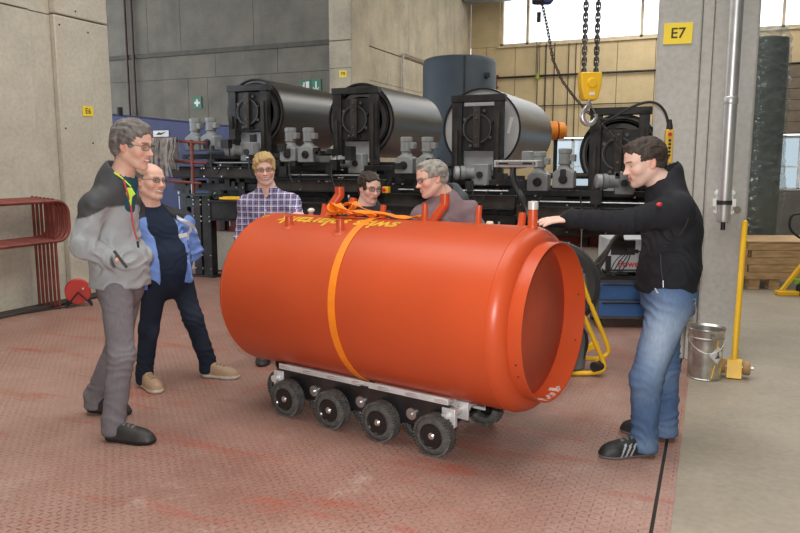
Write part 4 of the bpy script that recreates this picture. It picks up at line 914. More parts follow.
part('body', MB().box(0, 1.4, 0, .6, .04, 1.05), mat('cabinet_taupe', (.13, .125, .115), .6), gc, .01); part('door', MB().box(.04, .68, -.02, 0, .08, 1.0), MATS['cabinet_taupe'], gc, .006); part('door', MB().box(.72, 1.36, -.02, 0, .08, 1.0), MATS['cabinet_taupe'], gc, .006); part('plinth', MB().box(.03, 1.37, .03, .57, 0, .04), M_black, gc)
dd = thing('roller_shutter', 'brown grey sheet panel on the far wall right of the wrapped stack', 'shutter', (0, 26.38, 0))
for k in range(6): part('slat', MB().box(.5, 13.5, -.03 + .01 * (k % 2), .04, 2.52 + .345 * k, 2.52 + .345 * k + .335), mat('shutter_brown', (.16, .125, .09), .6), dd, .01)
# ------------------------------------------------------------------ people: smooth surfaces grown from tapered limbs
f32 = np.float32
def nv(a):
    a = np.asarray(a, float); return a / max(np.linalg.norm(a), 1e-9)
def cone(a, b, ra, rb, k=.02, fl=None, op=1): return ('c', np.asarray(a, float), np.asarray(b, float), ra, rb, k, fl, op)
def ell(c, r, R=None, k=.02, op=1): return ('e', np.asarray(c, float), np.asarray(r, float), np.eye(3) if R is None else np.asarray(R, float), 0, k, None, op)
def axis_steps(lo, hi, coarse, fine, zones):
    out = [lo]
    while out[-1] < hi:
        x = out[-1]; s = coarse
        for a, b in zones:
            if a - coarse <= x <= b: s = fine; break
        out.append(x + s)
    return np.array(out)
def grow(prims, xs, ys, zs):
    D = np.full((len(xs), len(ys), len(zs)), 1.0, f32)
    for t, A, B, ra, rb, k, fl, op in prims:
        if t == 'c': lo = np.minimum(A, B) - max(ra, rb); hi = np.maximum(A, B) + max(ra, rb)
        else: lo = A - max(B); hi = A + max(B)
        m = k + .02; sl = []
        for ax, l, h in zip((xs, ys, zs), lo - m, hi + m):
            i0, i1 = np.searchsorted(ax, l), np.searchsorted(ax, h)
            sl.append(slice(max(i0 - 1, 0), min(i1 + 1, len(ax))))
        if any(s.start >= s.stop for s in sl): continue
        X, Y, Z = np.meshgrid(xs[sl[0]], ys[sl[1]], zs[sl[2]], indexing='ij', copy=False)
        if t == 'c':
            dx, dy, dz = X - A[0], Y - A[1], Z - A[2]; v = B - A; L2 = max(v @ v, 1e-12); sc = 1.0
            if fl is not None:
                n, s = nv(np.asarray(fl[0], float) - v * (np.dot(fl[0], v) / L2)), fl[1]
                q = (dx * n[0] + dy * n[1] + dz * n[2]) * (1 / s - 1); dx = dx + n[0] * q; dy = dy + n[1] * q; dz = dz + n[2] * q; sc = (1 + s) / 2
            h = np.clip((dx * v[0] + dy * v[1] + dz * v[2]) / L2, 0, 1)
            d = (np.sqrt((dx - h * v[0]) ** 2 + (dy - h * v[1]) ** 2 + (dz - h * v[2]) ** 2) - (ra + (rb - ra) * h)) * sc
        else:
            R = ra; dx, dy, dz = X - A[0], Y - A[1], Z - A[2]
            u = [(R[i][0] * dx + R[i][1] * dy + R[i][2] * dz) for i in range(3)]
            k0 = np.sqrt(sum((u[i] / B[i]) ** 2 for i in range(3))); k1 = np.sqrt(sum((u[i] / B[i] ** 2) ** 2 for i in range(3))) + 1e-6
            d = k0 * (k0 - 1) / k1
        S = D[sl[0], sl[1], sl[2]]
        if op == 1:
            h = np.maximum(k - np.abs(S - d), 0) / k; D[sl[0], sl[1], sl[2]] = np.minimum(S, d) - h * h * k * .25
        else:
            h = np.maximum(k - np.abs(S + d), 0) / k; D[sl[0], sl[1], sl[2]] = np.maximum(S, -d) + h * h * k * .25
    return D
def nets(D, xs, ys, zs):
    I = D < 0; nx, ny, nz = D.shape
    c = np.zeros((nx - 1, ny - 1, nz - 1), np.int8)
    for a in (0, 1):
        for b in (0, 1):
            for e in (0, 1): c += I[a:nx - 1 + a, b:ny - 1 + b, e:nz - 1 + e]
    act = np.argwhere((c > 0) & (c < 8)); idx = np.full(c.shape, -1, np.int32); idx[tuple(act.T)] = np.arange(len(act))
    acc = np.zeros((len(act), 3)); cnt = np.zeros(len(act)); ax = (xs, ys, zs)
    cr = [(a, b, e) for a in (0, 1) for b in (0, 1) for e in (0, 1)]
    def co(o): return np.stack([ax[i][act[:, i] + o[i]] for i in range(3)], 1)
    for p in cr:
        for q in cr:
            if sum(abs(p[i] - q[i]) for i in range(3)) == 1 and p < q:
                va = D[act[:, 0] + p[0], act[:, 1] + p[1], act[:, 2] + p[2]]; vb = D[act[:, 0] + q[0], act[:, 1] + q[1], act[:, 2] + q[2]]
                m = (va < 0) != (vb < 0); t = np.where(m, va / np.where(m, va - vb, 1), 0)[:, None]; P = co(p) * (1 - t) + co(q) * t
                acc[m] += P[m]; cnt[m] += 1
    V = acc / np.maximum(cnt, 1)[:, None]; F = []
    for d in range(3):
        o = [i for i in range(3) if i != d]; s0 = [slice(None)] * 3; s1 = [slice(None)] * 3; s0[d] = slice(0, -1); s1[d] = slice(1, None)
        e = np.argwhere(I[tuple(s0)] != I[tuple(s1)]); e = e[(e[:, o[0]] > 0) & (e[:, o[1]] > 0) & (e[:, o[0]] < D.shape[o[0]] - 1) & (e[:, o[1]] < D.shape[o[1]] - 1)]
        q = []
        for a, b in ((-1, -1), (0, -1), (0, 0), (-1, 0)):
            w = e.copy(); w[:, o[0]] += a; w[:, o[1]] += b; q.append(idx[tuple(w.T)])
        q = np.stack(q, 1); ins = I[tuple(e.T)]; flip = ins if d != 1 else ~ins; q[~flip] = q[~flip][:, ::-1]; F.append(q)
    return V, np.concatenate(F)
def vn(p):
    """value noise, -1..1, for an (n,3) array"""
    i = np.floor(p); f = p - i; f = f * f * (3 - 2 * f); out = 0
    for a in (0, 1):
        for b in (0, 1):
            for c in (0, 1):
                q = i + (a, b, c); h = np.sin(q @ np.array([127.1, 311.7, 74.7])) * 43758.5453; h = (h - np.floor(h)) * 2 - 1
                out = out + h * (f[:, 0] if a else 1 - f[:, 0]) * (f[:, 1] if b else 1 - f[:, 1]) * (f[:, 2] if c else 1 - f[:, 2])
    return out
def fbm(p, o=3):
    return sum(vn(p * 2.03 ** i + 17.3 * i) / 2 ** i for i in range(o))
def build(name, prims, steps, m, parent, colour=None, disp=None, smooth=1, clip=None, label=None):
    xs, ys, zs = steps; D = grow(prims, xs, ys, zs); V, F = nets(D, xs, ys, zs)
    for _ in range(smooth):
        S = np.zeros_like(V); n = np.zeros(len(V))
        for a, b in ((0, 1), (1, 2), (2, 3), (3, 0)):
            np.add.at(S, F[:, a], V[F[:, b]]); np.add.at(n, F[:, a], 1)
            np.add.at(S, F[:, b], V[F[:, a]]); np.add.at(n, F[:, b], 1)
        V = V * .45 + .55 * S / np.maximum(n, 1)[:, None]
    if disp is not None:
        N = np.zeros_like(V); fn = np.cross(V[F[:, 2]] - V[F[:, 0]], V[F[:, 3]] - V[F[:, 1]])
        for a in range(4): np.add.at(N, F[:, a], fn)
        N /= np.maximum(np.linalg.norm(N, axis=1), 1e-9)[:, None]; V = V + N * disp(V)[:, None]
    if clip is not None: V = clip(V)
    me = bpy.data.meshes.new(name); me.vertices.add(len(V)); me.vertices.foreach_set('co', V.astype(f32).ravel())
    me.loops.add(F.size); me.loops.foreach_set('vertex_index', F.astype(np.int32).ravel()); me.polygons.add(len(F))
    me.polygons.foreach_set('loop_start', np.arange(0, F.size, 4, dtype=np.int32)); me.polygons.foreach_set('use_smooth', np.ones(len(F), bool))
    me.update(); me.validate()
    if colour is not None:
        C = np.ones((len(V), 4), f32); C[:, :3] = colour(V); at = me.color_attributes.new('Col', 'FLOAT_COLOR', 'POINT'); at.data.foreach_set('color', C.ravel())
    me.materials.append(m)
    return part(name, me, None, parent, label=label)
def extent(prims, pad=.03):
    lo = np.min([np.minimum(p[1], p[2]) - max(p[3], p[4]) if p[0] == 'c' else p[1] - max(p[2]) for p in prims if p[7] == 1], 0) - pad
    hi = np.max([np.maximum(p[1], p[2]) + max(p[3], p[4]) if p[0] == 'c' else p[1] + max(p[2]) for p in prims if p[7] == 1], 0) + pad
    return lo, hi
def grid(prims, h, zones=None, fine=.004):
    lo, hi = extent(prims)
    return [axis_steps(lo[i], hi[i], h, fine, zones[i] if zones else []) for i in range(3)]
def folds(zs_, base=.003, bs=9.0):
    """cloth relief: soft unevenness plus creases that run across the given directions. zone = (centre, radius, direction, wavelength, height)"""
    def f(V):
        d = base * fbm(V * bs, 3)
        for c, r, ax, wl, am in zs_:
            w = np.exp(-(np.linalg.norm(V - np.asarray(c), axis=1) / r) ** 2); t = V @ nv(ax) / wl + 1.3 * vn(V * 6 + 3) + .8 * vn(V * 13)
            g = 1 - np.abs(2 * (t - np.floor(t)) - 1); m = .35 + .65 * np.clip(.5 + .9 * vn(V * 9 + 31), 0, 1); d = d + w * 1.7 * am * m * (g ** 1.7 - .45)
        return d
    return f
def mix(a, b, t): t = np.clip(t, 0, 1)[:, None]; return a * (1 - t) + np.asarray(b) * t
def sst(x, a, b): t = np.clip((x - a) / (b - a), 0, 1); return t * t * (3 - 2 * t)
M_skin = mat('skin', (1, 1, 1), .5, 0, .05, 30, .05, 300, attr=True, spec=.35)
M_hair = mat('hair', (1, 1, 1), .6, 0, .28, 70, .35, 260, attr=True, spec=.35, stretch=(1, 1, .22))
M_cloth = mat('woven_cloth', (1, 1, 1), .85, 0, .10, 14, .12, 320, attr=True, spec=.25)
M_shell = mat('shell_fabric', (1, 1, 1), .62, 0, .06, 10, .08, 200, attr=True, spec=.35)
M_denim = mat('denim', (1, 1, 1), .9, 0, .13, 90, .15, 420, attr=True, spec=.2, stretch=(1, 1, .35))
M_shoe = mat('shoe_leather', (1, 1, 1), .55, 0, .15, 40, .1, 200, attr=True)
M_eye = mat('eye', (1, 1, 1), .25, 0, .0, 10, attr=True)
M_spec = mat('spectacle_frame', (.05, .05, .055), .35, .4)
def lens_mat():
    m = bpy.data.materials.new('spectacle_lens'); m.use_nodes = True; N = m.node_tree.nodes; L = m.node_tree.links; N.remove(N['Principled BSDF'])
    t = N.new('ShaderNodeBsdfTransparent'); t.inputs[0].default_value = (.93, .95, .96, 1); g = N.new('ShaderNodeBsdfGlossy'); g.inputs['Roughness'].default_value = .08
    x = N.new('ShaderNodeMixShader'); x.inputs[0].default_value = .10; L.new(t.outputs[0], x.inputs[1]); L.new(g.outputs[0], x.inputs[2]); L.new(x.outputs[0], N['Material Output'].inputs[0]); return m
M_lens = lens_mat()

class Head:
    """head frame: a = sideways, f = forward (face), u = up; s = scale"""
    def __init__(s, c, az, pitch=0, roll=0, k=1.0, wide=1.0, long=1.0, deep=1.0):
        s.c = np.asarray(c, float); az, pitch, roll = R_(az), R_(pitch), R_(roll)
        f = np.array([math.cos(az) * math.cos(pitch), math.sin(az) * math.cos(pitch), math.sin(pitch)]); a = np.array([math.sin(az), -math.cos(az), 0.0]); u = np.cross(a, f)
        s.a = a * math.cos(roll) + u * math.sin(roll); s.f = f; s.u = np.cross(s.a, f); s.k = k * np.array([wide, deep, long]); s.R = np.array([s.a, s.f, s.u])
    def p(s, x, y, z): return s.c + s.a * x * s.k[0] + s.f * y * s.k[1] + s.u * z * s.k[2]
    def q(s, V): return ((V - s.c) @ s.R.T) / s.k
    def e(s, x, y, z, rx, ry, rz, k=.02, op=1, tilt=0):
        R = s.R
        if tilt: c_, s_ = math.cos(tilt), math.sin(tilt); R = np.array([R[0], R[1] * c_ + R[2] * s_, R[2] * c_ - R[1] * s_])
        return ell(s.p(x, y, z), np.array([rx, ry, rz]) * s.k, R, k, op)
    def co(s, a, b, ra, rb, k=.02, op=1): return cone(s.p(*a), s.p(*b), ra * s.k[0], rb * s.k[0], k, None, op)
def head_prims(h, nose=1.0, jaw=1.0, smile=0.0, chin=1.0):
    P = [h.e(0, -.016, .042, .075, .097, .083, .02), h.e(0, .030, -.012, .0635, .066, .080, .03), h.e(0, .036, .052, .058, .055, .045, .03)]
    P += [h.co((0, .030, -.072), (0, .066, -.094), .044 * jaw, .023 * chin, .03)]
    for s in (-1, 1):
        P += [h.co((s * .052 * jaw, -.006, -.048), (s * .026, .056, -.088), .021, .020, .022), h.e(s * .040, .062, -.022, .024, .024, .022, .022), h.co((s * .048, .070, .026), (s * .012, .090, .028), .010, .010, .016)]
    for s in (-1, 1): P.append(h.e(s * .031, .100, .008, .017, .013, .0115, .012, -1))
    P += [h.co((0, .088, .018), (0, .108, -.020), .0085, .0095 * nose, .012), h.e(0, .113 + .004 * (nose - 1), -.026, .0125 * nose, .013, .010, .008)]
    for s in (-1, 1): P += [h.e(s * .0125, .100, -.029, .008, .011, .0075, .006), h.e(s * .006, .112, -.036, .0032, .005, .003, .003, -1)]
    P += [h.e(0, .080, -.058, .030, .020, .018, .015)]
    w = .020 + .008 * smile
    P += [h.co((-w, .090 - .006 * smile, -.0535 + .005 * smile), (0, .0985, -.0525), .0042, .0055, .005), h.co((w, .090 - .006 * smile, -.0535 + .005 * smile), (0, .0985, -.0525), .0042, .0055, .005)]
    P += [h.co((-w * .85, .089 - .005 * smile, -.062 + .003 * smile), (0, .097, -.066), .0045, .0062, .005), h.co((w * .85, .089 - .005 * smile, -.062 + .003 * smile), (0, .097, -.066), .0045, .0062, .005)]
    P += [h.co((-w, .097, -.058 + .003 * smile), (0, .107, -.0592), .0018, .0026 + .0014 * smile, .003, -1), h.co((w, .097, -.058 + .003 * smile), (0, .107, -.0592), .0018, .0026 + .0014 * smile, .003, -1)]
    P += [h.e(0, .080, -.096, .018 * chin, .016, .015, .014)]
    for s in (-1, 1):
        P += [h.e(s * .0745, -.008, -.004, .0085, .020, .031, .008, 1, .25), h.e(s * .080, -.004, -.002, .005, .011, .018, .005, -1, .25), h.e(s * .0725, -.002, -.026, .007, .009, .010, .006)]
        P += [h.co((s * .018, .0865, .0175), (s * .044, .0775, .0145), .0042, .0042, .005), h.co((s * .018, .086, -.0005), (s * .043, .0775, .0005), .0030, .0030, .006)]
    return P
def skin_colour(h, base=(.60, .36, .27), stubble=0.0, smile=0.0, brow=(.16, .11, .07), flush=.5, hand_red=0):
    base = np.array(base)
    def f(V):
        q = h.q(V); x, y, z = q.T; x = np.abs(x); C = np.tile(base, (len(V), 1)); near = (np.linalg.norm(q, axis=1) < .16)
        C = mix(C, base * (1.08, .72, .66), flush * near * np.maximum(np.exp(-(((x - .042) / .02) ** 2 + ((z + .025) / .02) ** 2)) * (y > .03), np.exp(-((x / .014) ** 2 + ((z + .026) / .014) ** 2)) * (y > .09)))
        C = mix(C, base * (1.02, .66, .6), .6 * near * sst(x, .070, .078) * (np.abs(z) < .04) * (y > -.04) * (y < .02))
        if stubble: C = mix(C, base * .52, stubble * near * sst(-z, .032, .05) * sst(y, -.02, .02) * (1 - np.exp(-((x / .016) ** 2 + ((z + .058) / .008) ** 2))))
        w = .022 + .008 * smile
        C = mix(C, (.42, .14, .12), .8 * near * (y > .075) * sst(w - x, -.002, .003) * sst(.0125 - np.abs(z + .0585 - .10 * x * smile), 0, .004))
        if smile: C = mix(C, (.82, .78, .70), near * (y > .07) * sst(w - .004 - x, -.002, .002) * sst(.0030 + .0018 * smile - np.abs(z + .0580 - .10 * x * smile), 0, .0015))
        else: C = mix(C, (.16, .05, .05), .8 * near * (y > .07) * sst(w - x, -.002, .002) * sst(.0022 - np.abs(z + .0585), 0, .001))
        C = mix(C, brow, .8 * near * (y > .06) * sst(.0058 - np.abs(z - .030 + .12 * np.abs(x - .030)), 0, .003) * sst(x, .010, .014) * (1 - sst(x, .044, .052)))
        C = mix(C, base * .62, .55 * near * (y > .06) * np.exp(-(((x - .031) / .016) ** 2 + ((z - .007) / .012) ** 2)))
        return C
    return f
def eyes(h, parent, iris=(.10, .10, .09), look=(0, 1, 0)):
    for s in (-1, 1):
        c = h.p(s * .031, .0755, .0075); mb = MB().sphere((0, 0, 0), .0122 * h.k[0], 20, 14); me = mb.mesh('eye'); n = len(me.vertices); co = np.empty(n * 3, f32); me.vertices.foreach_get('co', co); co = co.reshape(-1, 3)
        g = nv(h.a * look[0] + h.f * look[1] + h.u * look[2]); t = (co @ g) / (.0122 * h.k[0]); C = np.ones((n, 4), f32); C[:, :3] = (.72, .69, .66)
        C[t > .84, :3] = iris; C[t > .955, :3] = (.01, .01, .01)
        at = me.color_attributes.new('Col', 'FLOAT_COLOR', 'POINT'); at.data.foreach_set('color', C.ravel()); me.materials.append(M_eye)
        o = part('eye', me, None, parent); o.location = tuple(c)
def glasses(h, parent, r=(.024, .017), m=None, y=.104, z=.008, thick=.0014, rimless=False):
    fr = MB()
    for s in (-1, 1):
        ring = [h.p(s * .032 + r[0] * math.copysign(abs(math.cos(a)) ** .7, math.cos(a)), y - .010 * ((abs(s * .032 + r[0] * math.cos(a))) / .05) ** 2, z + r[1] * math.copysign(abs(math.sin(a)) ** .7, math.sin(a))) for a in np.linspace(0, 2 * math.pi, 20, endpoint=False)]
        fr.tube(ring, thick * (.8 if rimless else 1.2), 6, closed=True)
        fr.tube([h.p(s * .054, y - .012, z + .006), h.p(s * .072, y - .03, z + .007), h.p(s * .078, .02, z + .006), h.p(s * .079, -.01, z + .004), h.p(s * .078, -.028, z - .012)], thick, 6)
        LP = MB(); n = len(ring); c = sum(ring) / n; LP.add([tuple(c + h.f * .0005)] + [tuple(v) for v in ring] + [tuple(c - h.f * .0005)] + [tuple(v - h.f * .001) for v in ring], [(0, 1 + i, 1 + (i + 1) % n) for i in range(n)] + [(n + 1, n + 2 + (i + 1) % n, n + 2 + i) for i in range(n)])
        if s == -1: L1 = LP
        else: L2 = LP
    fr.tube([h.p(-.010, y + .001, z + .004), h.p(0, y + .003, z + .007), h.p(.010, y + .001, z + .004)], thick, 6)
    g = part('glasses', fr, m or M_spec, parent)
    for LP in (L1, L2): part('lens', LP, M_lens, g)
def hand_prims(w, d, n, t, curl=(.3, .3, .35, .4), spread=.10, k=1.0, thumb=.6):
    """w wrist, d towards the fingers, n back of the hand, t thumb side"""
    w = np.asarray(w, float); d = nv(d); n = nv(np.asarray(n) - d * np.dot(n, d)); t0 = np.asarray(t); t = nv(np.cross(n, d)); t = t if t @ t0 > 0 else -t
    P = [cone(w - d * .03, w + d * .02, .027 * k, .027 * k, .02, (n, .7)), cone(w + d * .01 + t * .006, w + d * .075 * k + t * .016 * k, .026 * k, .024 * k, .015, (n, .5)), cone(w + d * .015 - t * .008, w + d * .072 * k - t * .018 * k, .024 * k, .022 * k, .015, (n, .5))]
    for i, (off, L) in enumerate(((.029, .070), (.010, .078), (-.010, .072), (-.028, .056))):
        b = w + (d * .082 + t * off) * k; dd = nv(d + t * spread * (1.3 - i) * .8); a = 0.0; L *= k
        for j, (fr_, r) in enumerate(((.42, .0092), (.32, .0084), (.26, .0076))):
            a += curl[i] * (.8 if j == 0 else 1.0); e = b + (dd * math.cos(a) - n * math.sin(a)) * L * fr_; P.append(cone(b, e, r * k, (r - .0008) * k, .004)); b = e
    b = w + (d * .028 + t * .026 - n * .004) * k; td = nv(d * .75 + t * .75 - n * .25); e = b + td * .036 * k; P.append(cone(b - td * .012, e, .0135 * k, .0108 * k, .010))
    td = nv(td - t * thumb * .6 + d * .3 - n * .15); P.append(cone(e, e + td * .030 * k, .0104 * k, .0088 * k, .004))
    return P
def shoe(name, az, ankle, toe, L, parent, col, sole=(.03, .03, .03), w=.047, label=None, stripes=None, soleh=.024):
    """ankle = ground point under the heel; toes point along az (deg), toe = heel lift"""
    f = np.array([math.cos(R_(az)), math.sin(R_(az)), 0]); s = np.array([-f[1], f[0], 0]); o = np.array([ankle[0], ankle[1], 0.0]); u = np.array([0, 0, 1.0]); lift = toe
    def q(a, b, c): return o + f * a + s * b + u * (c + lift * max(0, (L * .75 - a) / (L * .75)))
    P = [cone(q(.035, 0, .045), q(.035, 0, .085), .043, .041, .02), cone(q(.03, 0, .03), q(L * .45, 0, .035), .040, .042, .02, (s, 1.0)), cone(q(L * .45, 0, .042), q(L * .70, 0, .030), .043, w, .03), cone(q(L * .68, .004, .026), q(L - .048, .0, .024), w, .040, .03), cone(q(.05, 0, .085), q(L * .52, 0, .060), .032, .030, .03)]
    P += [cone(q(.04, 0, .018), q(L * .68, .0, .018), .044, w + .004, .01, (u, .45)), cone(q(L * .66, 0, .018), q(L - .046, 0, .018), w + .004, .045, .01, (u, .45))]
    def clip(V):
        V = V.copy(); a = (V - o) @ f; g = lift * np.maximum(0, (L * .75 - a) / (L * .75)); V[:, 2] = np.maximum(V[:, 2], g + .001); return V
    def cf(V):
        a = (V - o) @ f; b = (V - o) @ s; z = V[:, 2] - lift * np.maximum(0, (L * .75 - a) / (L * .75)); C = np.tile(np.array(col, float), (len(V), 1))
        if stripes is not None:
            for k in range(3):
                m = (np.abs(a - (.12 + .026 * k) - (z - .04) * -.5) < .0055) & (z > soleh) & (z < .078); C[m] = stripes
        lace = (np.abs(b) < .020) & (a > .09) & (a < .175) & (z > .055) & ((np.floor(a / .013) % 2) == 0); C[lace] = C[lace] * .45 if max(col) > .1 else np.array((.16, .16, .16))
        return mix(C, sole, sst(soleh + .003 - z, 0, .004))
    return build(name, P, grid(P, .006), M_shoe, parent, cf, None, 1, clip, label)
def arm(sh, el, wr, r=(.047, .036, .027)): return [cone(sh, el, r[0], r[1], .02), cone(el, wr, r[1], r[2], .02)]
def body(h, neckb, torso, arms, legs, parent, colour, hands=(), extra=()):
    """one continuous skin surface: head, neck, trunk, limbs and hands"""
    P = head_prims(h, **extra[0]) if extra else head_prims(h); top = h.p(0, -.022, -.045)
    P += [cone(top, neckb, .057 * h.k[0], .062, .025), cone(neckb, torso[0], .062, .10, .04)]
    for a, b in zip(torso[:-1], torso[1:]): P.append(cone(a, b, .11, .11, .05))
    for L_ in arms: P += [cone(neckb + np.array([0, 0, -.06]), L_[0], .045, .040, .03)] + arm(*L_)
    for L_ in legs: P += [cone(L_[0], L_[1], .075, .052, .03), cone(L_[1], L_[2], .05, .036, .02), cone(L_[2], L_[2] + np.array([0, 0, -.0]), .036, .036, .02)]
    z = [[(h.c[i] - .135, h.c[i] + .135)] for i in range(3)]
    for H in hands:
        P += H; lo, hi = extent(H, .01)
        for i in range(3): z[i].append((lo[i], hi[i]))
    return build('body', P, grid(P, .014, z, .0036), M_skin, parent, colour, None, 1)
def floorcut(p, z): return ell(np.array([p[0], p[1], p[2] + z - 3.0]), (4.2, 4.2, 3.0), None, .008, -1)
def shoulders(nb, shs, r=.058): return [cone(nb + np.array([0, 0, -.035]), s_ + np.array([0, 0, .004]), r, r * .98, .05) for s_ in shs]
def v3(*a): return np.array(a, float)
def person(label, base):
    w = W(base[0], base[1]); t = thing('person', label, 'person', (w.x, w.y, 0), YAW); return t
def hair_cap(h, parent, colour, grow_=.012, front=.062, low=-.035, side=.0, top=.0, fringe=0.0, rough=.004, back=0.0, extra=(), cuts=(), name='hair', label=None):
    """a shell over the skull, opened for the face, ears and neck"""
    P = [h.e(0, -.020 - back * .3, .044 + top * .5, .076 + grow_, .096 + grow_ + back, .083 + grow_ + top, .02)]
    if low < -.02: P.append(h.e(0, -.052, -.010, .066 + grow_ * .5, .052 + grow_, .055, .02))
    if fringe: P.append(h.e(0, .055, .075, .055, .040, .030 + fringe, .02))
    P += list(extra)
    P += [h.e(0, .120, -.045, .092, .082, .130 - fringe * .7, .008, -1), h.e(0, .06, -.12, .2, .085, .12, .01, -1), h.e(0, .0, -.170, .2, .2, .17 + low, .01, -1)]
    for s in (-1, 1): P.append(h.e(s * .085, .012, -.028, .03, .030, .046, .008, -1))
    P += list(cuts)
    z = [[(h.c[i] - .16, h.c[i] + .16)] for i in range(3)]
    def dsp(V):
        q = h.q(V); return rough * (vn(np.stack([np.arctan2(q[:, 0], q[:, 2] + .05) * 22, q[:, 1] * 14, q[:, 2] * 10], 1)) + 1.2 * vn(q * np.array([90, 45, 45]))) + rough * .6 * vn(q * 30)
    def cf(V):
        q = h.q(V); n = vn(np.stack([q[:, 0] * 160, q[:, 1] * 60, q[:, 2] * 40], 1)) * .5 + vn(q * 40) * .35
        a, b = np.array(colour[0]), np.array(colour[1]); C = mix(np.tile(a, (len(V), 1)), b, .5 + .8 * n)
        if len(colour) > 2: C = mix(C, colour[2], sst(-q[:, 2], -.03, .03) * sst(q[:, 1], -.06, .02) * .8)
        return C
    return build(name, P, grid(P, .004, z, .004), M_hair, parent, cf, dsp, 1, None, label)
# ---- the tall man in the grey jacket, hands in his pockets
def man_grey():
    B = (-1.62, 4.0); O = v3(B[0], B[1], 0)
    t = person('tall man in light grey jacket with dark shoulders, hands in pockets', B)
    L = lambda x, y, z: v3(x, y, z) - O
    h = Head(L(-1.447, 3.95, 1.600), -14, -9, 0, 1.02, .97, 1.02, 1.0)
    nb = L(-1.530, 3.965, 1.415); ch = L(-1.595, 3.98, 1.23); be = L(-1.575, 3.98, 1.0); pv = L(-1.575, 4.0, .84)
    hipL, hipR = L(-1.57, 4.10, .82), L(-1.56, 3.90, .82)
    knR, anR = L(-1.520, 3.82, .47), L(-1.575, 3.80, .09)
    knL, anL = L(-1.655, 4.14, .46), L(-1.86, 4.24, .09)
    shR, elR, wrR = L(-1.615, 3.815, 1.285), L(-1.668, 3.765, 1.075), L(-1.520, 3.835, .990)
    shL, elL, wrL = L(-1.57, 4.15, 1.285), L(-1.64, 4.22, 1.06), L(-1.49, 4.15, .99)
    body(h, nb, [ch, be, pv], [(shR, elR, wrR), (shL, elL, wrL)], [(hipR, knR, anR), (hipL, knL, anL)], t, skin_colour(h, (.70, .43, .335), .10, .6, (.10, .08, .07)),
         [hand_prims(wrR, (-.25, .95, -.2), (-.3, 0, 1), (-1, 0, 0), (.8,) * 4, k=.72), hand_prims(wrL, (-.25, -.95, -.2), (-.3, 0, 1), (-1, 0, 0), (.6,) * 4, k=.85)], ({'nose': 1.15, 'smile': .6},))
    eyes(h, t, look=(.05, 1, -.1)); glasses(h, t, (.025, .016), z=.007)
    hair_cap(h, t, ((.12, .105, .095), (.27, .25, .24)), .012, fringe=-.006, rough=.0045, top=.006, low=-.05, extra=(h.e(0, -.07, .0, .066, .05, .07, .02), h.e(0, .050, .108, .05, .040, .020, .02)))
    fw = nv(v3(math.cos(R_(-18)), math.sin(R_(-18)), 0)); sd = v3(-fw[1], fw[0], 0)
    P = [cone(ch, be, .155, .148, .05, (fw, .82)), cone(be, pv + v3(.0, 0, .04), .152, .160, .05, (fw, .84)), cone(pv + v3(0, 0, .06), pv + v3(.0, 0, .0), .170, .180, .03, (fw, .88)),
         cone(shR, shL, .069, .069, .05), *shoulders(nb, (shR, shL), .058), cone(nb + v3(-.04, 0, -.02), ch, .09, .13, .05), cone(be + fw * .06 + v3(0, 0, -.04), pv + fw * .05 + v3(0, 0, .06), .11, .10, .05)]
    for a, b, c in ((shR, elR, wrR), (shL, elL, wrL)): P += [cone(a, b, .070, .061, .03), cone(b, c + v3(.012, .03 if c[1] < 0 else -.03, -.012), .061, .052, .025)]
    P += [cone(wrR + v3(-.03, -.004, .01), wrR + v3(.03, .07, -.02), .054, .05, .02)]
    # stand-up collar, open at the front
    P += [cone(nb + v3(-.025, 0, -.04), nb + v3(-.018, 0, .035), .094, .084, .03), cone(nb + v3(.012, -.003, -.03), nb + v3(.025, -.008, .12), .064, .076, .006, None, -1), ell(nb + fw * .125 + v3(0, 0, .02), (.045, .035, .085), None, .01, -1)]
    # level hem
    P += [floorcut(pv, -.012)]
    yoke = .045
    def cf(V):
        f_ = (V - O + O) @ fw; z = V[:, 2]; C = np.tile((.33, .355, .375), (len(V), 1)); f0 = f_ - ch @ fw; s0 = np.abs(V @ sd - ch @ sd)
        edge = 1.262 - .25 * np.maximum(-f0 - .02, -.02) - .55 * np.maximum(s0 - .17, 0) + .1 * f0
        C = mix(C, (.062, .064, .070), sst(z - edge, -.002, .004))
        C = mix(C, (.062, .064, .070), sst(.030 - np.linalg.norm((V - (wrR + (elR - wrR) * .06)) * np.array([1.0, .5, .6]), axis=1), 0, .006))
        return C
    dz = folds([(elR, .12, v3(.8, 0, -.3), .065, .017), (elR + (wrR - elR) * .6, .10, v3(.9, 0, .3), .06, .013), (shR + v3(0, 0, -.1), .13, v3(.7, 0, .7), .09, .012), (be + fw * .1, .22, v3(.6, 0, .9), .11, .014), (pv + v3(0, 0, .12), .2, v3(1, 0, .45), .10, .012)], .006, 7)
    jk = build('jacket', P, grid(P, .0075), M_shell, t, cf, dz, 1)
    part('collar_lining', MB().tube([tuple(nb + v3(-.030, -.070, .052)), tuple(nb + v3(.01, -.077, .040)), tuple(nb + v3(.045, -.070, .010)), tuple(nb + v3(.075, -.050, -.030))], [.005, .006, .005, .004], 8, smooth=1), mat('neon_lining', (.62, .85, .05), .6), jk, label='neon yellow lining edge')
    zp = [nb + v3(.048, -.080, .01), nb + v3(.065, -.080, -.06), ch + fw * .148 + v3(0.0, -.035, .06), ch + fw * .150 + v3(0, -.03, -.05), be + fw * .150 + v3(0, -.03, .10)]
    part('zip', MB().tube([tuple(p) for p in zp], .0055, 8, smooth=2), mat('zip_red', (.42, .02, .03), .5), jk, label='red front zip')
    part('zip_pull', MB().cyl(tuple(be + fw * .155 + v3(0, -.035, .09)), tuple(be + fw * .157 + v3(.002, -.036, .055)), .006, n=8), M_black, jk)
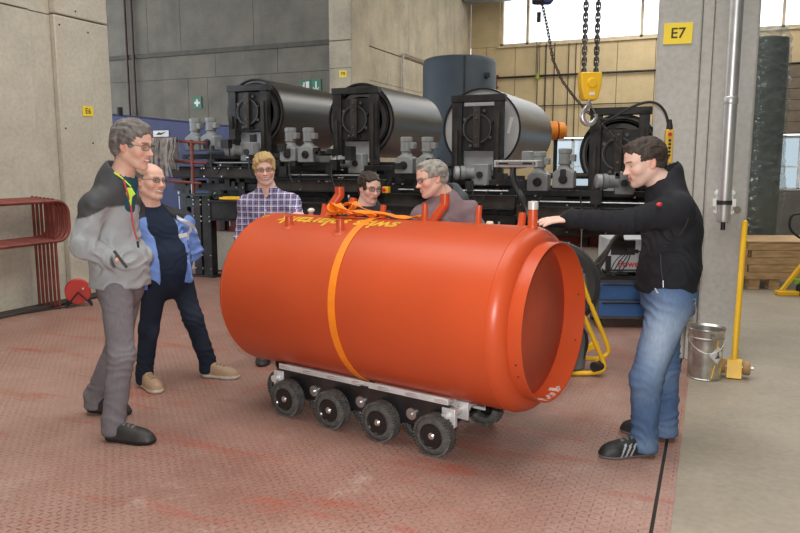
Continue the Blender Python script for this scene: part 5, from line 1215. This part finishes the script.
    part('pocket_flap', MB().bar(tuple(wrR + v3(.010, -.060, .062)), tuple(wrR + v3(.068, -.045, -.030)), .006, .016), mat('flap_grey', (.045, .047, .05), .7), jk, .004)
    SW = [cone(nb + v3(.02, 0, .0), nb + v3(.012, 0, .03), .068, .066, .02), cone(nb + v3(.02, 0, -.01), ch + fw * .075 + v3(0, 0, .04), .068, .066, .03), cone(nb + v3(.02, 0, -.02), nb + v3(.055, -.01, .13), .055, .06, .005, None, -1)]
    build('sweater', SW, grid(SW, .008), M_cloth, t, lambda V: np.tile((.022, .085, .115), (len(V), 1)), folds([], .002), 1, label='dark teal sweater under the jacket')
    part('drawcord', MB().prism([(-.012, .0), (.012, .0), (.03, -.035), (.012, -.05), (.004, -.10), (-.012, -.05), (-.02, -.03)], 1, -.004, .004).xf(Matrix.Translation(tuple(nb + v3(.075, -.072, -.035)))), mat('neon_lining'if 0 else 'neon_tab', (.50, .80, .06), .6), t, .002, label='neon yellow collar tab')
    # trousers
    def leg(hp, kn, an, r, hem=.062): return [cone(hp, kn, r[0], r[1], .04), cone(kn, an + v3(0, 0, .02), r[1], hem, .03), cone(an + v3(0, 0, .03), an + v3(0, 0, -.035), hem, hem + .004, .012)]
    TP = [cone(pv + v3(0, 0, .10), pv + v3(0, 0, -.02), .135, .142, .04, (fw, .82))] + leg(hipR, knR, anR, (.086, .070)) + leg(hipL, knL, anL, (.086, .070)) + [ell(anR + v3(0, 0, -.15), (.15, .15, .10), None, .006, -1), ell(anL + v3(0, 0, -.15), (.15, .15, .10), None, .006, -1)]
    def cp(V): C = np.tile((.185, .172, .190), (len(V), 1)); return mix(C, (.26, .245, .26), .5 * np.exp(-(np.linalg.norm(V - knR, axis=1) / .12) ** 2) + .25 * vn(V * 9))
    dz = folds([(knR + v3(0, 0, -.03), .12, v3(.2, 0, 1), .048, .008), (anR + v3(0, 0, .06), .11, v3(.35, 0, 1), .055, .007), (anL + v3(0, 0, .06), .11, v3(.5, 0, 1), .055, .007), (knL, .13, v3(.4, 0, 1), .06, .008), (hipR + v3(0, 0, -.05), .12, v3(.6, 0, .8), .06, .007)], .004, 9)
    tr = build('trousers', TP, grid(TP, .008), M_denim, t, cp, dz, 1)
    shoe('shoe', -12, (anR[0] - .035, anR[1] + .0), 0.0, .29, t, (.035, .033, .034), (.012, .012, .012), label='black shoe with a red heel tab')
    shoe('shoe', -8, (anL[0] - .045, anL[1]), .012, .28, t, (.030, .029, .030), (.012, .012, .012))
    part('heel_tab', MB().sphere((anR[0] - .062, anR[1] + .012, .082), (.012, .02, .028)), MATS['stop_red'], t)
man_grey()

# ---- the bald man in the open blue jacket
def man_blue():
    B = (-1.62, 4.86); O = v3(B[0], B[1], 0)
    t = person('bald man in glasses, navy sweater and open sky-blue jacket beside the grey jacket', B)
    L = lambda x, y, z: v3(x, y, z) - O
    h = Head(L(-1.672, 4.85, 1.385), -30, 2, 4, 1.03, 1.0, 1.0, .98)
    nb = L(-1.690, 4.87, 1.225); ch = L(-1.645, 4.88, 1.06); be = L(-1.60, 4.87, .88); pv = L(-1.60, 4.88, .73)
    hipR, hipL = L(-1.65, 4.80, .72), L(-1.54, 4.97, .72)
    knR, anR = L(-1.705, 4.78, .40), L(-1.745, 4.77, .09)
    knL, anL = L(-1.455, 4.97, .42), L(-1.375, 5.0, .10)
    shR, elR, wrR = L(-1.80, 4.80, 1.10), L(-1.86, 4.82, .88), L(-1.78, 4.75, .72)
    shL, elL, wrL = L(-1.52, 5.02, 1.11), L(-1.47, 5.10, .90), L(-1.55, 5.04, .80)
    body(h, nb, [ch, be, pv], [(shR, elR, wrR), (shL, elL, wrL)], [(hipR, knR, anR), (hipL, knL, anL)], t, skin_colour(h, (.76, .47, .37), .0, .9, (.30, .22, .17), .6), [hand_prims(wrL, (-1, -.3, -.2), (0, 0, 1), (0, -1, 0), (.5,) * 4, k=.85)], ({'nose': 1.1, 'smile': .9},))
    eyes(h, t); glasses(h, t, (.023, .014), M_spec)
    hair_cap(h, t, ((.18, .15, .13), (.30, .27, .25)), .005, rough=.0015, low=-.02, cuts=(h.e(0, .045, .11, .11, .125, .085, .01, -1),), label='short grey fringe of hair')
    fw = nv(v3(math.cos(R_(-42)), math.sin(R_(-42)), 0)); sd = v3(-fw[1], fw[0], 0)
    S = [cone(ch + v3(0, 0, .02), be, .135, .142, .05, (fw, .85)), cone(be, pv + v3(0, 0, .02), .145, .138, .05, (fw, .88)), cone(nb + v3(0, 0, -.045), ch, .075, .12, .05), cone(shR, shL, .06, .06, .05), *shoulders(nb, (shR, shL), .05), cone(be + fw * .05, be + fw * .05 + v3(0, 0, -.06), .10, .10, .05), cone(nb + v3(0, 0, -.05), nb + v3(.02, -.01, .1), .056, .06, .006, None, -1)]
    def cs(V): return np.tile((.016, .026, .052), (len(V), 1))
    build('sweater', S, grid(S, .0075), M_cloth, t, cs, folds([(be, .2, v3(.2, 0, 1), .07, .006)], .003), 1)
    C_ = [cone(nb + v3(.0, 0, -.02), nb + v3(.005, -.005, .0), .066, .064, .01), cone(nb + v3(.01, -.005, -.05), nb + v3(.025, -.01, .06), .055, .058, .004, None, -1)]
    build('shirt_collar', C_, grid(C_, .006), M_cloth, t, lambda V: np.where((np.floor(V[:, :1] * 90) + np.floor(V[:, 2:3] * 90)) % 2 > 0, (.07, .075, .10), (.34, .35, .40)), None, 1, label='checked shirt collar')
    # open jacket: back and both fronts, hollow in the middle
    J = [cone(ch - fw * .02 + v3(0, 0, .02), be - fw * .02, .165, .17, .05, (fw, .85)), cone(be - fw * .02, pv - fw * .01 + v3(0, 0, .03), .172, .182, .05, (fw, .85)), cone(shR, shL, .072, .072, .05), *shoulders(nb, (shR, shL), .062), cone(nb + v3(-.02, .01, -.03), nb + v3(-.03, .015, .02), .085, .082, .03), cone(pv + v3(.10, -.03, .08), pv + v3(.14, -.04, .0), .07, .05, .04)]
    for a, b, c in ((shR, elR, wrR), (shL, elL, wrL)): J += [cone(a, b, .068, .060, .03), cone(b, c, .060, .050, .02)]
    fo = nv(fw + sd * -.05)
    J += [cone(nb + fw * .06 + v3(0, 0, .10), nb + fw * .13 + v3(0, 0, -.12), .062, .085, .01, None, -1), cone(ch + fo * .135 + v3(0, 0, .06), be + fo * .155, .095, .105, .01, None, -1), cone(be + fo * .155, pv + fo * .17 - v3(0, 0, .1), .105, .12, .01, None, -1), floorcut(pv, -.03)]
    def cj(V):
        C = np.tile((.175, .30, .68), (len(V), 1)); s0 = V @ sd - ch @ sd; z = V[:, 2]; f0 = V @ fw - ch @ fw
        C = mix(C, (.02, .022, .03), sst(z - (1.135 + .02 * np.sin(s0 * 40)), 0, .006)); C = mix(C, (.70, .74, .80), sst(.016 - np.abs(z - 1.115 + .55 * (s0 - .16)), 0, .004) * (s0 > .10))
        C = mix(C, (.66, .70, .78), sst(.014 - np.abs(s0 - .205 - .02 * np.sin(z * 18)), 0, .004) * (z < 1.08)); C = mix(C, (.02, .022, .03), sst(.010 - np.abs(s0 - .178 + .015 * np.sin(z * 25)), 0, .003) * (z < .98))
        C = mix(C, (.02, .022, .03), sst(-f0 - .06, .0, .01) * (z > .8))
        return C
    jk = build('jacket', J, grid(J, .0075), M_shell, t, cj, folds([(L(-1.43, 4.9, 1.0), .25, v3(.6, 0, .8), .06, .009), (elL, .15, v3(0, 0, 1), .05, .012)], .005), 1)
    part('name_tag', MB().box(-.028, .028, -.002, .002, -.014, .014).xf(Matrix.Translation(tuple(ch + fw * .142 + sd * .085 + v3(0.02, -.012, -.03))) @ Matrix.Rotation(R_(12), 4, 'Z') @ Matrix.Rotation(R_(-12), 4, 'Y')), M_white, t, label='white name tag')
    part('lanyard', MB().ribbon([tuple(L(-1.665, 4.66, .80)), tuple(L(-1.668, 4.655, .74)), tuple(L(-1.67, 4.65, .69))], [(1, .1, 0)] * 3, .030, .004), mat('lanyard_blue', (.12, .25, .72), .6), t)
    def leg(hp, kn, an, r, hem): return [cone(hp, kn, r[0], r[1], .04), cone(kn, an + v3(0, 0, .02), r[1], hem, .03), cone(an + v3(0, 0, .03), an + v3(0, 0, -.04), hem, hem + .004, .012)]
    TP = [cone(pv + v3(0, 0, .06), pv + v3(0, 0, -.02), .122, .130, .04, (fw, .85))] + leg(hipR, knR, anR, (.088, .064), .058) + leg(hipL, knL, anL, (.09, .066), .060) + [ell(anR + v3(0, 0, -.165), (.15, .15, .10), None, .006, -1), ell(anL + v3(0, 0, -.165), (.15, .15, .10), None, .006, -1)]
    build('jeans', TP, grid(TP, .008), M_denim, t, lambda V: mix(np.tile((.014, .019, .034), (len(V), 1)), (.04, .055, .085), .5 * np.maximum(vn(V * 8), 0) + .5 * np.exp(-(np.linalg.norm(V - knL - v3(0, -.06, .1), axis=1) / .12) ** 2)), folds([(knL, .14, v3(.4, 0, 1), .07, .007), (anL + v3(0, 0, .08), .1, v3(.3, 0, 1), .055, .006), (anR + v3(0, 0, .08), .1, v3(.2, 0, 1), .05, .006)], .004), 1)
    shoe('shoe', -12, (anL[0] - .03, anL[1] - .0), 0, .275, t, (.36, .24, .15), (.62, .58, .50), label='tan shoe with pale sole')
    shoe('shoe', -48, (anR[0] - .015, anR[1] + .02), 0, .26, t, (.36, .24, .15), (.62, .58, .50), label='tan shoe with pale sole')
man_blue()

# ---- blond man in the plaid shirt
def man_plaid():
    B = (-1.0, 5.42); O = v3(B[0], B[1], 0)
    t = person('blond smiling man in glasses and blue plaid shirt behind the tank', B)
    L = lambda x, y, z: v3(x, y, z) - O
    h = Head(L(-1.003, 5.38, 1.462), -78, -4, -4, .93, .98, 1.0, 1.0)
    nb = L(-.995, 5.41, 1.320); ch = L(-.98, 5.43, 1.13); be = L(-.98, 5.45, .93); pv = L(-.98, 5.46, .76)
    shR, elR, wrR = L(-1.150, 5.43, 1.205), L(-1.20, 5.42, .96), L(-1.13, 5.25, .80)
    shL, elL, wrL = L(-.815, 5.42, 1.215), L(-.745, 5.28, 1.10), L(-.725, 5.05, 1.155)
    hd = hand_prims(wrL, L(-.70, 4.96, 1.17) - wrL, (0, 0, 1), (-1, 0, 0), (.35, .35, .4, .45), k=.95)
    legs = [(L(-1.06, 5.46, .74), L(-1.06, 5.44, .40), L(-1.06, 5.47, .09)), (L(-.90, 5.46, .74), L(-.90, 5.44, .40), L(-.89, 5.47, .09))]
    body(h, nb, [ch, be, pv], [(shR, elR, wrR), (shL, elL, wrL)], legs, t, skin_colour(h, (.78, .50, .41), .0, 1.0, (.36, .24, .13), .8), [hd], ({'smile': 1.0, 'jaw': .95},))
    eyes(h, t, (.1, .16, .2)); glasses(h, t, (.024, .014), mat('glasses_brown', (.12, .05, .04), .4))
    hair_cap(h, t, ((.42, .27, .11), (.62, .44, .20)), .017, fringe=.008, rough=.004, low=-.04, top=.004, extra=(h.e(-.015, .066, .092, .058, .034, .026, .015), h.e(-.058, .035, .03, .026, .04, .052, .02), h.e(.058, .035, .03, .026, .04, .052, .02)))
    fw = v3(math.cos(R_(-80)), math.sin(R_(-80)), 0)
    P = [cone(ch, be, .155, .140, .05, (fw, .68)), cone(be, pv + v3(0, 0, -.03), .140, .145, .05, (fw, .72)), cone(shR, shL, .066, .066, .06), *shoulders(nb, (shR, shL), .060), cone(nb + v3(0, 0, -.03), ch, .062, .12, .06), cone(nb + v3(0, .005, -.02), nb + v3(0, .0, .010), .070, .066, .02), cone(nb + v3(0, -.01, -.0), nb + v3(0, -.03, .10), .056, .062, .005, None, -1), ell(nb + v3(.005, -.085, .000), (.026, .045, .055), None, .008, -1)]
    for a, b, c in ((shR, elR, wrR), (shL, elL, wrL)): P += [cone(a, b, .062, .054, .03), cone(b, c, .052, .040, .02)]
    sh = build('shirt', P, grid(P, .007), plaid(), t, None, folds([(elR, .15, v3(0, 0, 1), .05, .009), (elL, .14, v3(.5, 0, .8), .05, .009), (shR, .1, v3(1, 0, .4), .05, .005)], .004), 1)
    for s, x in ((-1, -.028), (1, .034)): part('collar_wing', MB().prism([(0, 0), (s * .035, -.008), (s * .020, -.058), (-s * .012, -.062)], 1, -.004, .004).xf(Matrix.Translation(tuple(nb + v3(x, -.068, .018))) @ Matrix.Rotation(R_(-18), 4, 'X')), bpy.data.materials['plaid_cotton'], sh, .002)
    for k in range(3): part('button', MB().cyl(tuple(nb + v3(.005, -.096 - .008 * k, -.075 - .075 * k)), tuple(nb + v3(.005, -.100 - .009 * k, -.075 - .075 * k)), .006, n=10), M_white, sh)
    part('phone', MB().box(-.030, .030, -.006, .006, -.025, .025).xf(Matrix.Translation(tuple(ch + v3(.075, -.112, -.015)))), M_black, t, .004, label='black phone sticking out of the pocket')
    part('paper_tag', MB().prism([(-.04, -.03), (.03, -.03), (.035, .015), (.0, .0), (-.04, -.015)], 1, -.002, .002).xf(Matrix.Translation(tuple(ch + v3(.055, -.118, -.065)))), M_white, t, label='white paper tag')
    TP = [cone(pv + v3(0, 0, .02), pv, .135, .135, .03, (fw, .75))]
    for a, b, c in legs: TP += [cone(a, b, .088, .065, .03), cone(b, c - v3(0, 0, .03), .065, .06, .02)]
    build('trousers', TP, grid(TP, .012), M_denim, t, lambda V: np.tile((.04, .045, .06), (len(V), 1)), folds([], .003), 1)
    for a, b, c in legs: shoe('shoe', -85, (c[0], c[1] + .03), 0, .27, t, (.05, .04, .035))
man_plaid()

# ---- the woman with dark hair
def woman():
    B = (-.235, 5.22); O = v3(B[0], B[1], 0)
    t = person('dark-haired woman in glasses and charcoal hooded top standing behind the orange strap', B)
    L = lambda x, y, z: v3(x, y, z) - O
    h = Head(L(-.220, 5.18, 1.336), -58, -10, 2, .90, .97, 1.0, 1.0)
    nb = L(-.240, 5.21, 1.205); ch = L(-.24, 5.24, 1.04); be = L(-.24, 5.26, .86); pv = L(-.24, 5.27, .70)
    shR, elR, wrR = L(-.385, 5.24, 1.09), L(-.44, 5.20, .88), L(-.36, 5.02, .86)
    shL, elL, wrL = L(-.10, 5.23, 1.10), L(-.03, 5.18, .92), L(-.07, 4.98, .90)
    legs = [(L(-.32, 5.27, .70), L(-.32, 5.25, .38), L(-.32, 5.28, .09)), (L(-.17, 5.27, .70), L(-.17, 5.25, .38), L(-.16, 5.28, .09))]
    body(h, nb, [ch, be, pv], [(shR, elR, wrR), (shL, elL, wrL)], legs, t, skin_colour(h, (.74, .49, .40), .0, 0, (.10, .07, .05), .5), [hand_prims(wrR, (0, -.6, -.8), (0, -1, .3), (1, 0, 0)), hand_prims(wrL, (0, -.6, -.8), (0, -1, .3), (-1, 0, 0))], ({'jaw': .86, 'chin': .78, 'nose': .85},))
    eyes(h, t, look=(-.1, 1, -.1)); glasses(h, t, (.024, .0155), M_spec)
    hair_cap(h, t, ((.022, .014, .010), (.055, .036, .025)), .011, rough=.002, low=-.06, fringe=-.008, extra=(h.e(0, -.115, .0, .045, .035, .05, .02), h.co((0, -.125, -.01), (0, -.13, -.10), .028, .014, .02), h.e(-.062, .02, .0, .020, .045, .05, .02), h.e(.062, .02, .0, .020, .045, .05, .02)))
    fw = v3(math.cos(R_(-70)), math.sin(R_(-70)), 0)
    P = [cone(ch, be, .130, .125, .05, (fw, .75)), cone(be, pv + v3(0, 0, -.03), .125, .140, .05, (fw, .78)), cone(shR, shL, .060, .060, .06), *shoulders(nb, (shR, shL), .056), cone(nb + v3(0, 0, -.03), ch, .065, .11, .06), cone(nb + v3(-.05, .03, -.0), nb + v3(.05, .03, -.0), .045, .045, .03), cone(nb + v3(-.07, -.01, -.02), nb + v3(-.03, -.07, -.07), .030, .022, .02), cone(nb + v3(.07, -.01, -.02), nb + v3(.03, -.07, -.07), .030, .022, .02), cone(nb + v3(0, -.0, -.03), nb + v3(.01, -.02, .12), .054, .062, .006, None, -1)]
    for a, b, c in ((shR, elR, wrR), (shL, elL, wrL)): P += [cone(a, b, .056, .048, .03), cone(b, c, .048, .038, .02)]
    build('hooded_top', P, grid(P, .007), M_cloth, t, lambda V: np.tile((.040, .044, .052), (len(V), 1)), folds([(shR, .12, v3(.6, 0, .8), .05, .007), (shL, .12, v3(-.6, 0, .8), .05, .007)], .004), 1)
    C_ = [cone(nb + v3(0, -.01, -.02), nb + v3(.004, -.012, .012), .060, .056, .01), cone(nb + v3(0, -.01, -.05), nb + v3(.01, -.03, .08), .050, .054, .004, None, -1), ell(nb + v3(.02, -.07, .01), (.02, .03, .05), None, .006, -1)]
    build('shirt_collar', C_, grid(C_, .006), M_cloth, t, lambda V: np.tile((.30, .31, .33), (len(V), 1)), None, 1, label='pale grey shirt collar')
    TP = [cone(pv + v3(0, 0, .02), pv, .135, .135, .03, (fw, .8))]
    for a, b, c in legs: TP += [cone(a, b, .084, .062, .03), cone(b, c - v3(0, 0, .03), .062, .055, .02)]
    build('trousers', TP, grid(TP, .012), M_denim, t, lambda V: np.tile((.03, .035, .05), (len(V), 1)), folds([], .003), 1)
    for a, b, c in legs: shoe('shoe', -80, (c[0], c[1] + .03), 0, .25, t, (.05, .04, .035))
woman()

# ---- grey-haired man leaning over the tank
def man_mauve():
    B = (.34, 4.92); O = v3(B[0], B[1], 0)
    t = person('grey-haired man in glasses and dusty mauve jacket leaning over the tank, looking left', B)
    L = lambda x, y, z: v3(x, y, z) - O
    h = Head(L(.214, 4.86, 1.405), -158, -13, -6, 1.0, 1.0, .96, 1.0)
    nb = L(.300, 4.905, 1.290); ch = L(.315, 4.95, 1.11); be = L(.33, 5.0, .90); pv = L(.35, 5.02, .74)
    shL, elL, wrL = L(.225, 4.77, 1.145), L(.15, 4.72, .93), L(.08, 4.60, .86)
    shL = L(.155, 4.86, 1.150)
    shR, elR, wrR = L(.462, 4.90, 1.175), L(.56, 4.82, .97), L(.50, 4.66, .86)
    legs = [(L(.27, 5.02, .72), L(.27, 5.0, .40), L(.27, 5.05, .09)), (L(.43, 5.02, .72), L(.43, 5.0, .40), L(.44, 5.05, .09))]
    body(h, nb, [ch, be, pv], [(shR, elR, wrR), (shL, elL, wrL)], legs, t, skin_colour(h, (.78, .50, .40), .0, .4, (.35, .31, .28), .9), [hand_prims(wrR, (0, -.6, -.8), (0, -1, .3), (-1, 0, 0)), hand_prims(wrL, (0, -.6, -.8), (0, -1, .3), (1, 0, 0))], ({'smile': .4, 'nose': 1.1, 'chin': 1.1, 'jaw': 1.08},))
    eyes(h, t, look=(0, 1, -.3)); glasses(h, t, (.024, .014), M_spec)
    hair_cap(h, t, ((.22, .20, .175), (.50, .48, .44), (.19, .155, .12)), .011, rough=.0035, fringe=-.02, low=-.06, extra=(h.e(0, .040, .112, .05, .045, .020, .02),))
    fw = v3(math.cos(R_(-115)), math.sin(R_(-115)), 0)
    P = [cone(ch, be, .165, .155, .05, (fw, .78)), cone(be, pv + v3(0, 0, -.03), .155, .155, .05, (fw, .8)), cone(shR, shL, .076, .070, .07), *shoulders(nb, (shR, shL), .070), cone(nb + v3(0.02, .0, -.03), ch, .08, .13, .07), cone(nb + v3(0, 0, -.03), nb + v3(-.03, -.03, .12), .062, .07, .006, None, -1)]
    for a, b, c in ((shR, elR, wrR), (shL, elL, wrL)): P += [cone(a, b, .072, .062, .04), cone(b, c, .058, .045, .02)]
    build('jacket', P, grid(P, .007), M_cloth, t, lambda V: mix(np.tile((.21, .150, .170), (len(V), 1)), (.27, .20, .22), .5 + .5 * vn(V * 6)), folds([(shR, .15, v3(.8, 0, .6), .06, .012), (elR, .14, v3(.5, 0, .8), .05, .012), (shL, .12, v3(-.7, 0, .7), .05, .010)], .005), 1)
    H_ = [cone(nb + v3(.06, .03, .035), nb + v3(.115, .0, -.01), .050, .048, .03), cone(nb + v3(.06, .03, .035), nb + v3(-.05, .05, .03), .050, .04, .03), cone(nb + v3(.115, .0, -.02), nb + v3(.04, -.085, -.09), .042, .020, .03), cone(nb + v3(-.05, .05, .02), nb + v3(-.10, -.04, -.06), .04, .018, .03), cone(nb + v3(0.01, 0, -.03), nb + v3(-.03, -.03, .12), .058, .07, .006, None, -1)]
    build('hood_collar', H_, grid(H_, .007), M_cloth, t, lambda V: np.tile((.085, .10, .11), (len(V), 1)), folds([(nb, .2, v3(.5, .5, .6), .04, .007)], .003), 1, label='slate grey hood lying on the collar')
    C_ = [cone(nb + v3(-.01, -.01, -.05), nb + v3(-.015, -.02, .0), .062, .058, .01), cone(nb + v3(-.01, -.01, -.08), nb + v3(-.03, -.03, .07), .051, .056, .004, None, -1)]
    build('shirt_collar', C_, grid(C_, .006), M_cloth, t, lambda V: np.tile((.10, .11, .17), (len(V), 1)), None, 1, label='blue shirt collar')
    TP = [cone(pv + v3(0, 0, .02), pv, .145, .145, .03, (fw, .8))]
    for a, b, c in legs: TP += [cone(a, b, .09, .066, .03), cone(b, c - v3(0, 0, .03), .066, .06, .02)]
    build('trousers', TP, grid(TP, .012), M_denim, t, lambda V: np.tile((.04, .045, .055), (len(V), 1)), folds([], .003), 1)
    for a, b, c in legs: shoe('shoe', -105, (c[0], c[1] + .03), 0, .28, t, (.04, .035, .03))
man_mauve()

# ---- the man in black fleece and jeans
def man_black():
    B = (1.38, 3.7); O = v3(B[0], B[1], 0)
    t = person('man in black fleece jacket and faded blue jeans resting his outstretched hand on the tank', B)
    L = lambda x, y, z: v3(x, y, z) - O
    h = Head(L(1.252, 3.72, 1.512), 186, -16, 0, .98, .97, .98, 1.02)
    nb = L(1.350, 3.71, 1.385); ch = L(1.388, 3.71, 1.18); be = L(1.400, 3.70, .99); pv = L(1.385, 3.70, .83)
    hipL, hipR = L(1.375, 3.61, .80), L(1.41, 3.80, .80)
    knL, anL = L(1.262, 3.57, .415), L(1.275, 3.60, .085)
    knR, anR = L(1.445, 3.82, .40), L(1.465, 3.82, .085)
    shL, elL, wrL = L(1.375, 3.575, 1.275), L(1.12, 3.60, 1.215), L(.862, 3.650, 1.232)
    shR, elR, wrR = L(1.40, 3.87, 1.265), L(1.44, 3.93, 1.02), L(1.36, 3.83, .90)
    hd = hand_prims(wrL, v3(-.96, .15, -.10), (-.10, -.25, 1), (0, 1, 0), (.10, .08, .10, .14), spread=.22, k=1.0, thumb=.1)
    body(h, nb, [ch, be, pv], [(shL, elL, wrL), (shR, elR, wrR)], [(hipL, knL, anL), (hipR, knR, anR)], t, skin_colour(h, (.76, .51, .42), .30, 0, (.07, .05, .04), .4), [hd, hand_prims(wrR, (-.1, -.6, -.6), (-1, 0, .3), (1, 0, 0), (.5,) * 4, k=.9)], ({'nose': 1.0, 'chin': 1.05, 'jaw': 1.05},))
    eyes(h, t, look=(0, 1, -.35))
    hair_cap(h, t, ((.030, .020, .016), (.085, .062, .050)), .010, rough=.0035, low=-.04, fringe=-.010, extra=(h.e(0, .045, .105, .05, .04, .022, .02),))
    fw = v3(-.985, -.17, 0); sd = v3(-fw[1], fw[0], 0)
    P = [cone(ch + v3(.0, 0, .0), be, .152, .150, .05, (fw, .86)), cone(be, pv + v3(0, 0, .07), .153, .155, .04, (fw, .90)), cone(pv + v3(0, 0, .12), pv + v3(0, 0, .04), .155, .158, .03, (fw, .93)),
         cone(shL, shR, .080, .080, .06), cone(nb + v3(.025, 0, -.02), ch + v3(.03, 0, 0), .085, .13, .06), cone(ch + v3(.045, 0, .03), be + v3(.04, 0, 0), .095, .10, .06),
         cone(nb + v3(.025, 0, -.03), nb + v3(.016, 0, .075), .088, .080, .02), cone(nb + v3(.003, 0, .01), nb + v3(-.020, 0, .17), .066, .080, .006, None, -1), ell(nb + v3(-.115, 0, .10), (.05, .06, .08), None, .01, -1),
         *shoulders(nb, (shL, shR), .070), floorcut(pv, .022)]
    for a, b, c in ((shL, elL, wrL), (shR, elR, wrR)): P += [cone(a, b, .076, .062, .035), cone(b, c, .062, .046, .02), cone(c + (b - c) * .15, c + (b - c) * .02, .047, .049, .01)]
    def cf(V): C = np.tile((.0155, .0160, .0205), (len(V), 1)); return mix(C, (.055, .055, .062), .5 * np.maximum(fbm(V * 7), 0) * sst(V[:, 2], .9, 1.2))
    dz = folds([(elL, .13, elL - shL + v3(0, 0, .03), .06, .009), (wrL, .12, v3(1, 0, .1), .045, .006), (shL + v3(-.05, 0, -.06), .13, v3(.7, 0, .7), .06, .012), (be + v3(-.05, -.1, .05), .2, v3(.25, 0, 1), .10, .009), (pv + v3(0, 0, .1), .16, v3(.2, 0, 1), .055, .007)], .004, 8)
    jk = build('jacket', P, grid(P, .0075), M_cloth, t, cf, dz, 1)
    sx = ch + fw * .03 + v3(-.0, -.135, 0)
    part('seam', MB().tube([tuple(shL + v3(-.045, -.060, .045)), tuple(shL + v3(.03, -.078, .0)), tuple(shL + v3(.02, -.080, -.06)), tuple(shL + v3(-.01, -.066, -.12))], .0022, 6, smooth=2), mat('seam_black', (.03, .03, .033), .8), jk)
    part('pocket_zip', MB().tube([tuple(pv + v3(-.085, -.133, .23)), tuple(pv + v3(-.080, -.140, .15)), tuple(pv + v3(-.065, -.146, .07))], .004, 6, smooth=1), M_black, jk); part('zip_pull', MB().cyl(tuple(pv + v3(-.072, -.152, .10)), tuple(pv + v3(-.070, -.154, .065)), .0035, n=8), M_zinc, jk)
    part('chest_badge', MB().sphere(tuple(shL + v3(-.11, -.055, .035)), (.015, .008, .010)), MATS['welder_red'], jk, label='small red badge')
    def leg(hp, kn, an, r, hem): return [cone(hp, kn, r[0], r[1], .05), cone(kn, an + v3(0, 0, .02), r[1], hem, .03), cone(an + v3(0, 0, .05), an + v3(0, 0, -.040), hem, hem + .007, .012)]
    TP = [cone(pv + v3(0, 0, .12), pv + v3(.01, 0, .0), .132, .145, .04, (fw, .92)), cone(pv + v3(.035, 0, .0), pv + v3(.03, 0, -.05), .12, .12, .05)] + leg(hipL, knL, anL, (.108, .078), .068) + leg(hipR, knR, anR, (.105, .078), .068) + [ell(anL + v3(0, 0, -.150), (.15, .15, .10), None, .006, -1), ell(anR + v3(0, 0, -.155), (.15, .15, .10), None, .006, -1)]
    def cj(V):
        C = np.tile((.080, .140, .27), (len(V), 1)); C = mix(C, (.050, .092, .195), sst(vn(V * 7), -.1, .8))
        d1 = np.linalg.norm((V - (hipL + (knL - hipL) * .45 + v3(-.03, -.09, 0))) * np.array([1.2, 1, .55]), axis=1); d2 = np.linalg.norm((V - (hipL + v3(.06, -.1, -.09))) * np.array([1, 1, 1]), axis=1)
        C = mix(C, (.36, .46, .60), .85 * np.exp(-(d1 / .10) ** 2) + .55 * np.exp(-(d2 / .09) ** 2)); C = mix(C, (.24, .33, .47), .5 * np.exp(-(np.linalg.norm((V - (hipR + v3(-.05, -.1, -.18))) * np.array([1.5, 1, .7]), axis=1) / .08) ** 2))
        for a in (anL, anR): C = mix(C, (.28, .38, .52), .45 * np.exp(-(np.linalg.norm(V - a - v3(0, -.04, -.02), axis=1) / .06) ** 2) + .3 * np.exp(-(np.linalg.norm(V - a - v3(-.04, -.06, .28), axis=1) / .07) ** 2))
        return C
    dz = folds([(knL + v3(0, 0, -.04), .13, v3(.25, 0, 1), .05, .011), (anL + v3(0, 0, .07), .12, v3(.3, 0, 1), .055, .010), (anR + v3(0, 0, .07), .12, v3(.3, 0, 1), .055, .010), (knR, .14, v3(-.2, 0, 1), .05, .011), (hipL + v3(-.07, 0, -.02), .12, v3(.6, 0, .8), .05, .010)], .004, 9)
    jn = build('jeans', TP, grid(TP, .0075), M_denim, t, cj, dz, 1)
    st_ = mat('stitch_tan', (.30, .27, .22), .8); y0 = -.128
    def onhip(x, z): return (pv[0] + x, pv[1] - math.sqrt(max(.150 ** 2 * (1 - ((x - .02) / .165) ** 2), .0004)) - .012, pv[2] + z)
    pk = [onhip(.010, .0), onhip(.10, .004), onhip(.105, -.075), onhip(.06, -.105), onhip(.012, -.085), onhip(.010, .0)]
    part('pocket_stitching', MB().tube(pk, .0016, 5).tube([onhip(.016, -.018), onhip(.06, -.03), onhip(.10, -.018)], .0014, 5), st_, jn); part('pocket_label', MB().tube([onhip(.02, -.055), onhip(.05, -.057)], .005, 6), M_white, jn)
    part('drawstring', MB().tube([tuple(pv + v3(-.10, -.125, .055)), tuple(pv + v3(-.09, -.14, .03)), tuple(pv + v3(-.055, -.15, .035)), tuple(pv + v3(-.06, -.15, .015))], .004, 6, smooth=1), mat('cord_white', (.5, .52, .55), .7), jn)
    shoe('shoe', 188, (anL[0] + .035, anL[1]), 0, .285, t, (.018, .018, .020), (.22, .22, .22), stripes=(.42, .44, .46), label='black trainer with three silver stripes', soleh=.016)
    shoe('shoe', 150, (anR[0] + .03, anR[1] - .02), .01, .28, t, (.018, .018, .020), (.22, .22, .22), stripes=(.42, .44, .46), soleh=.016)
man_black()
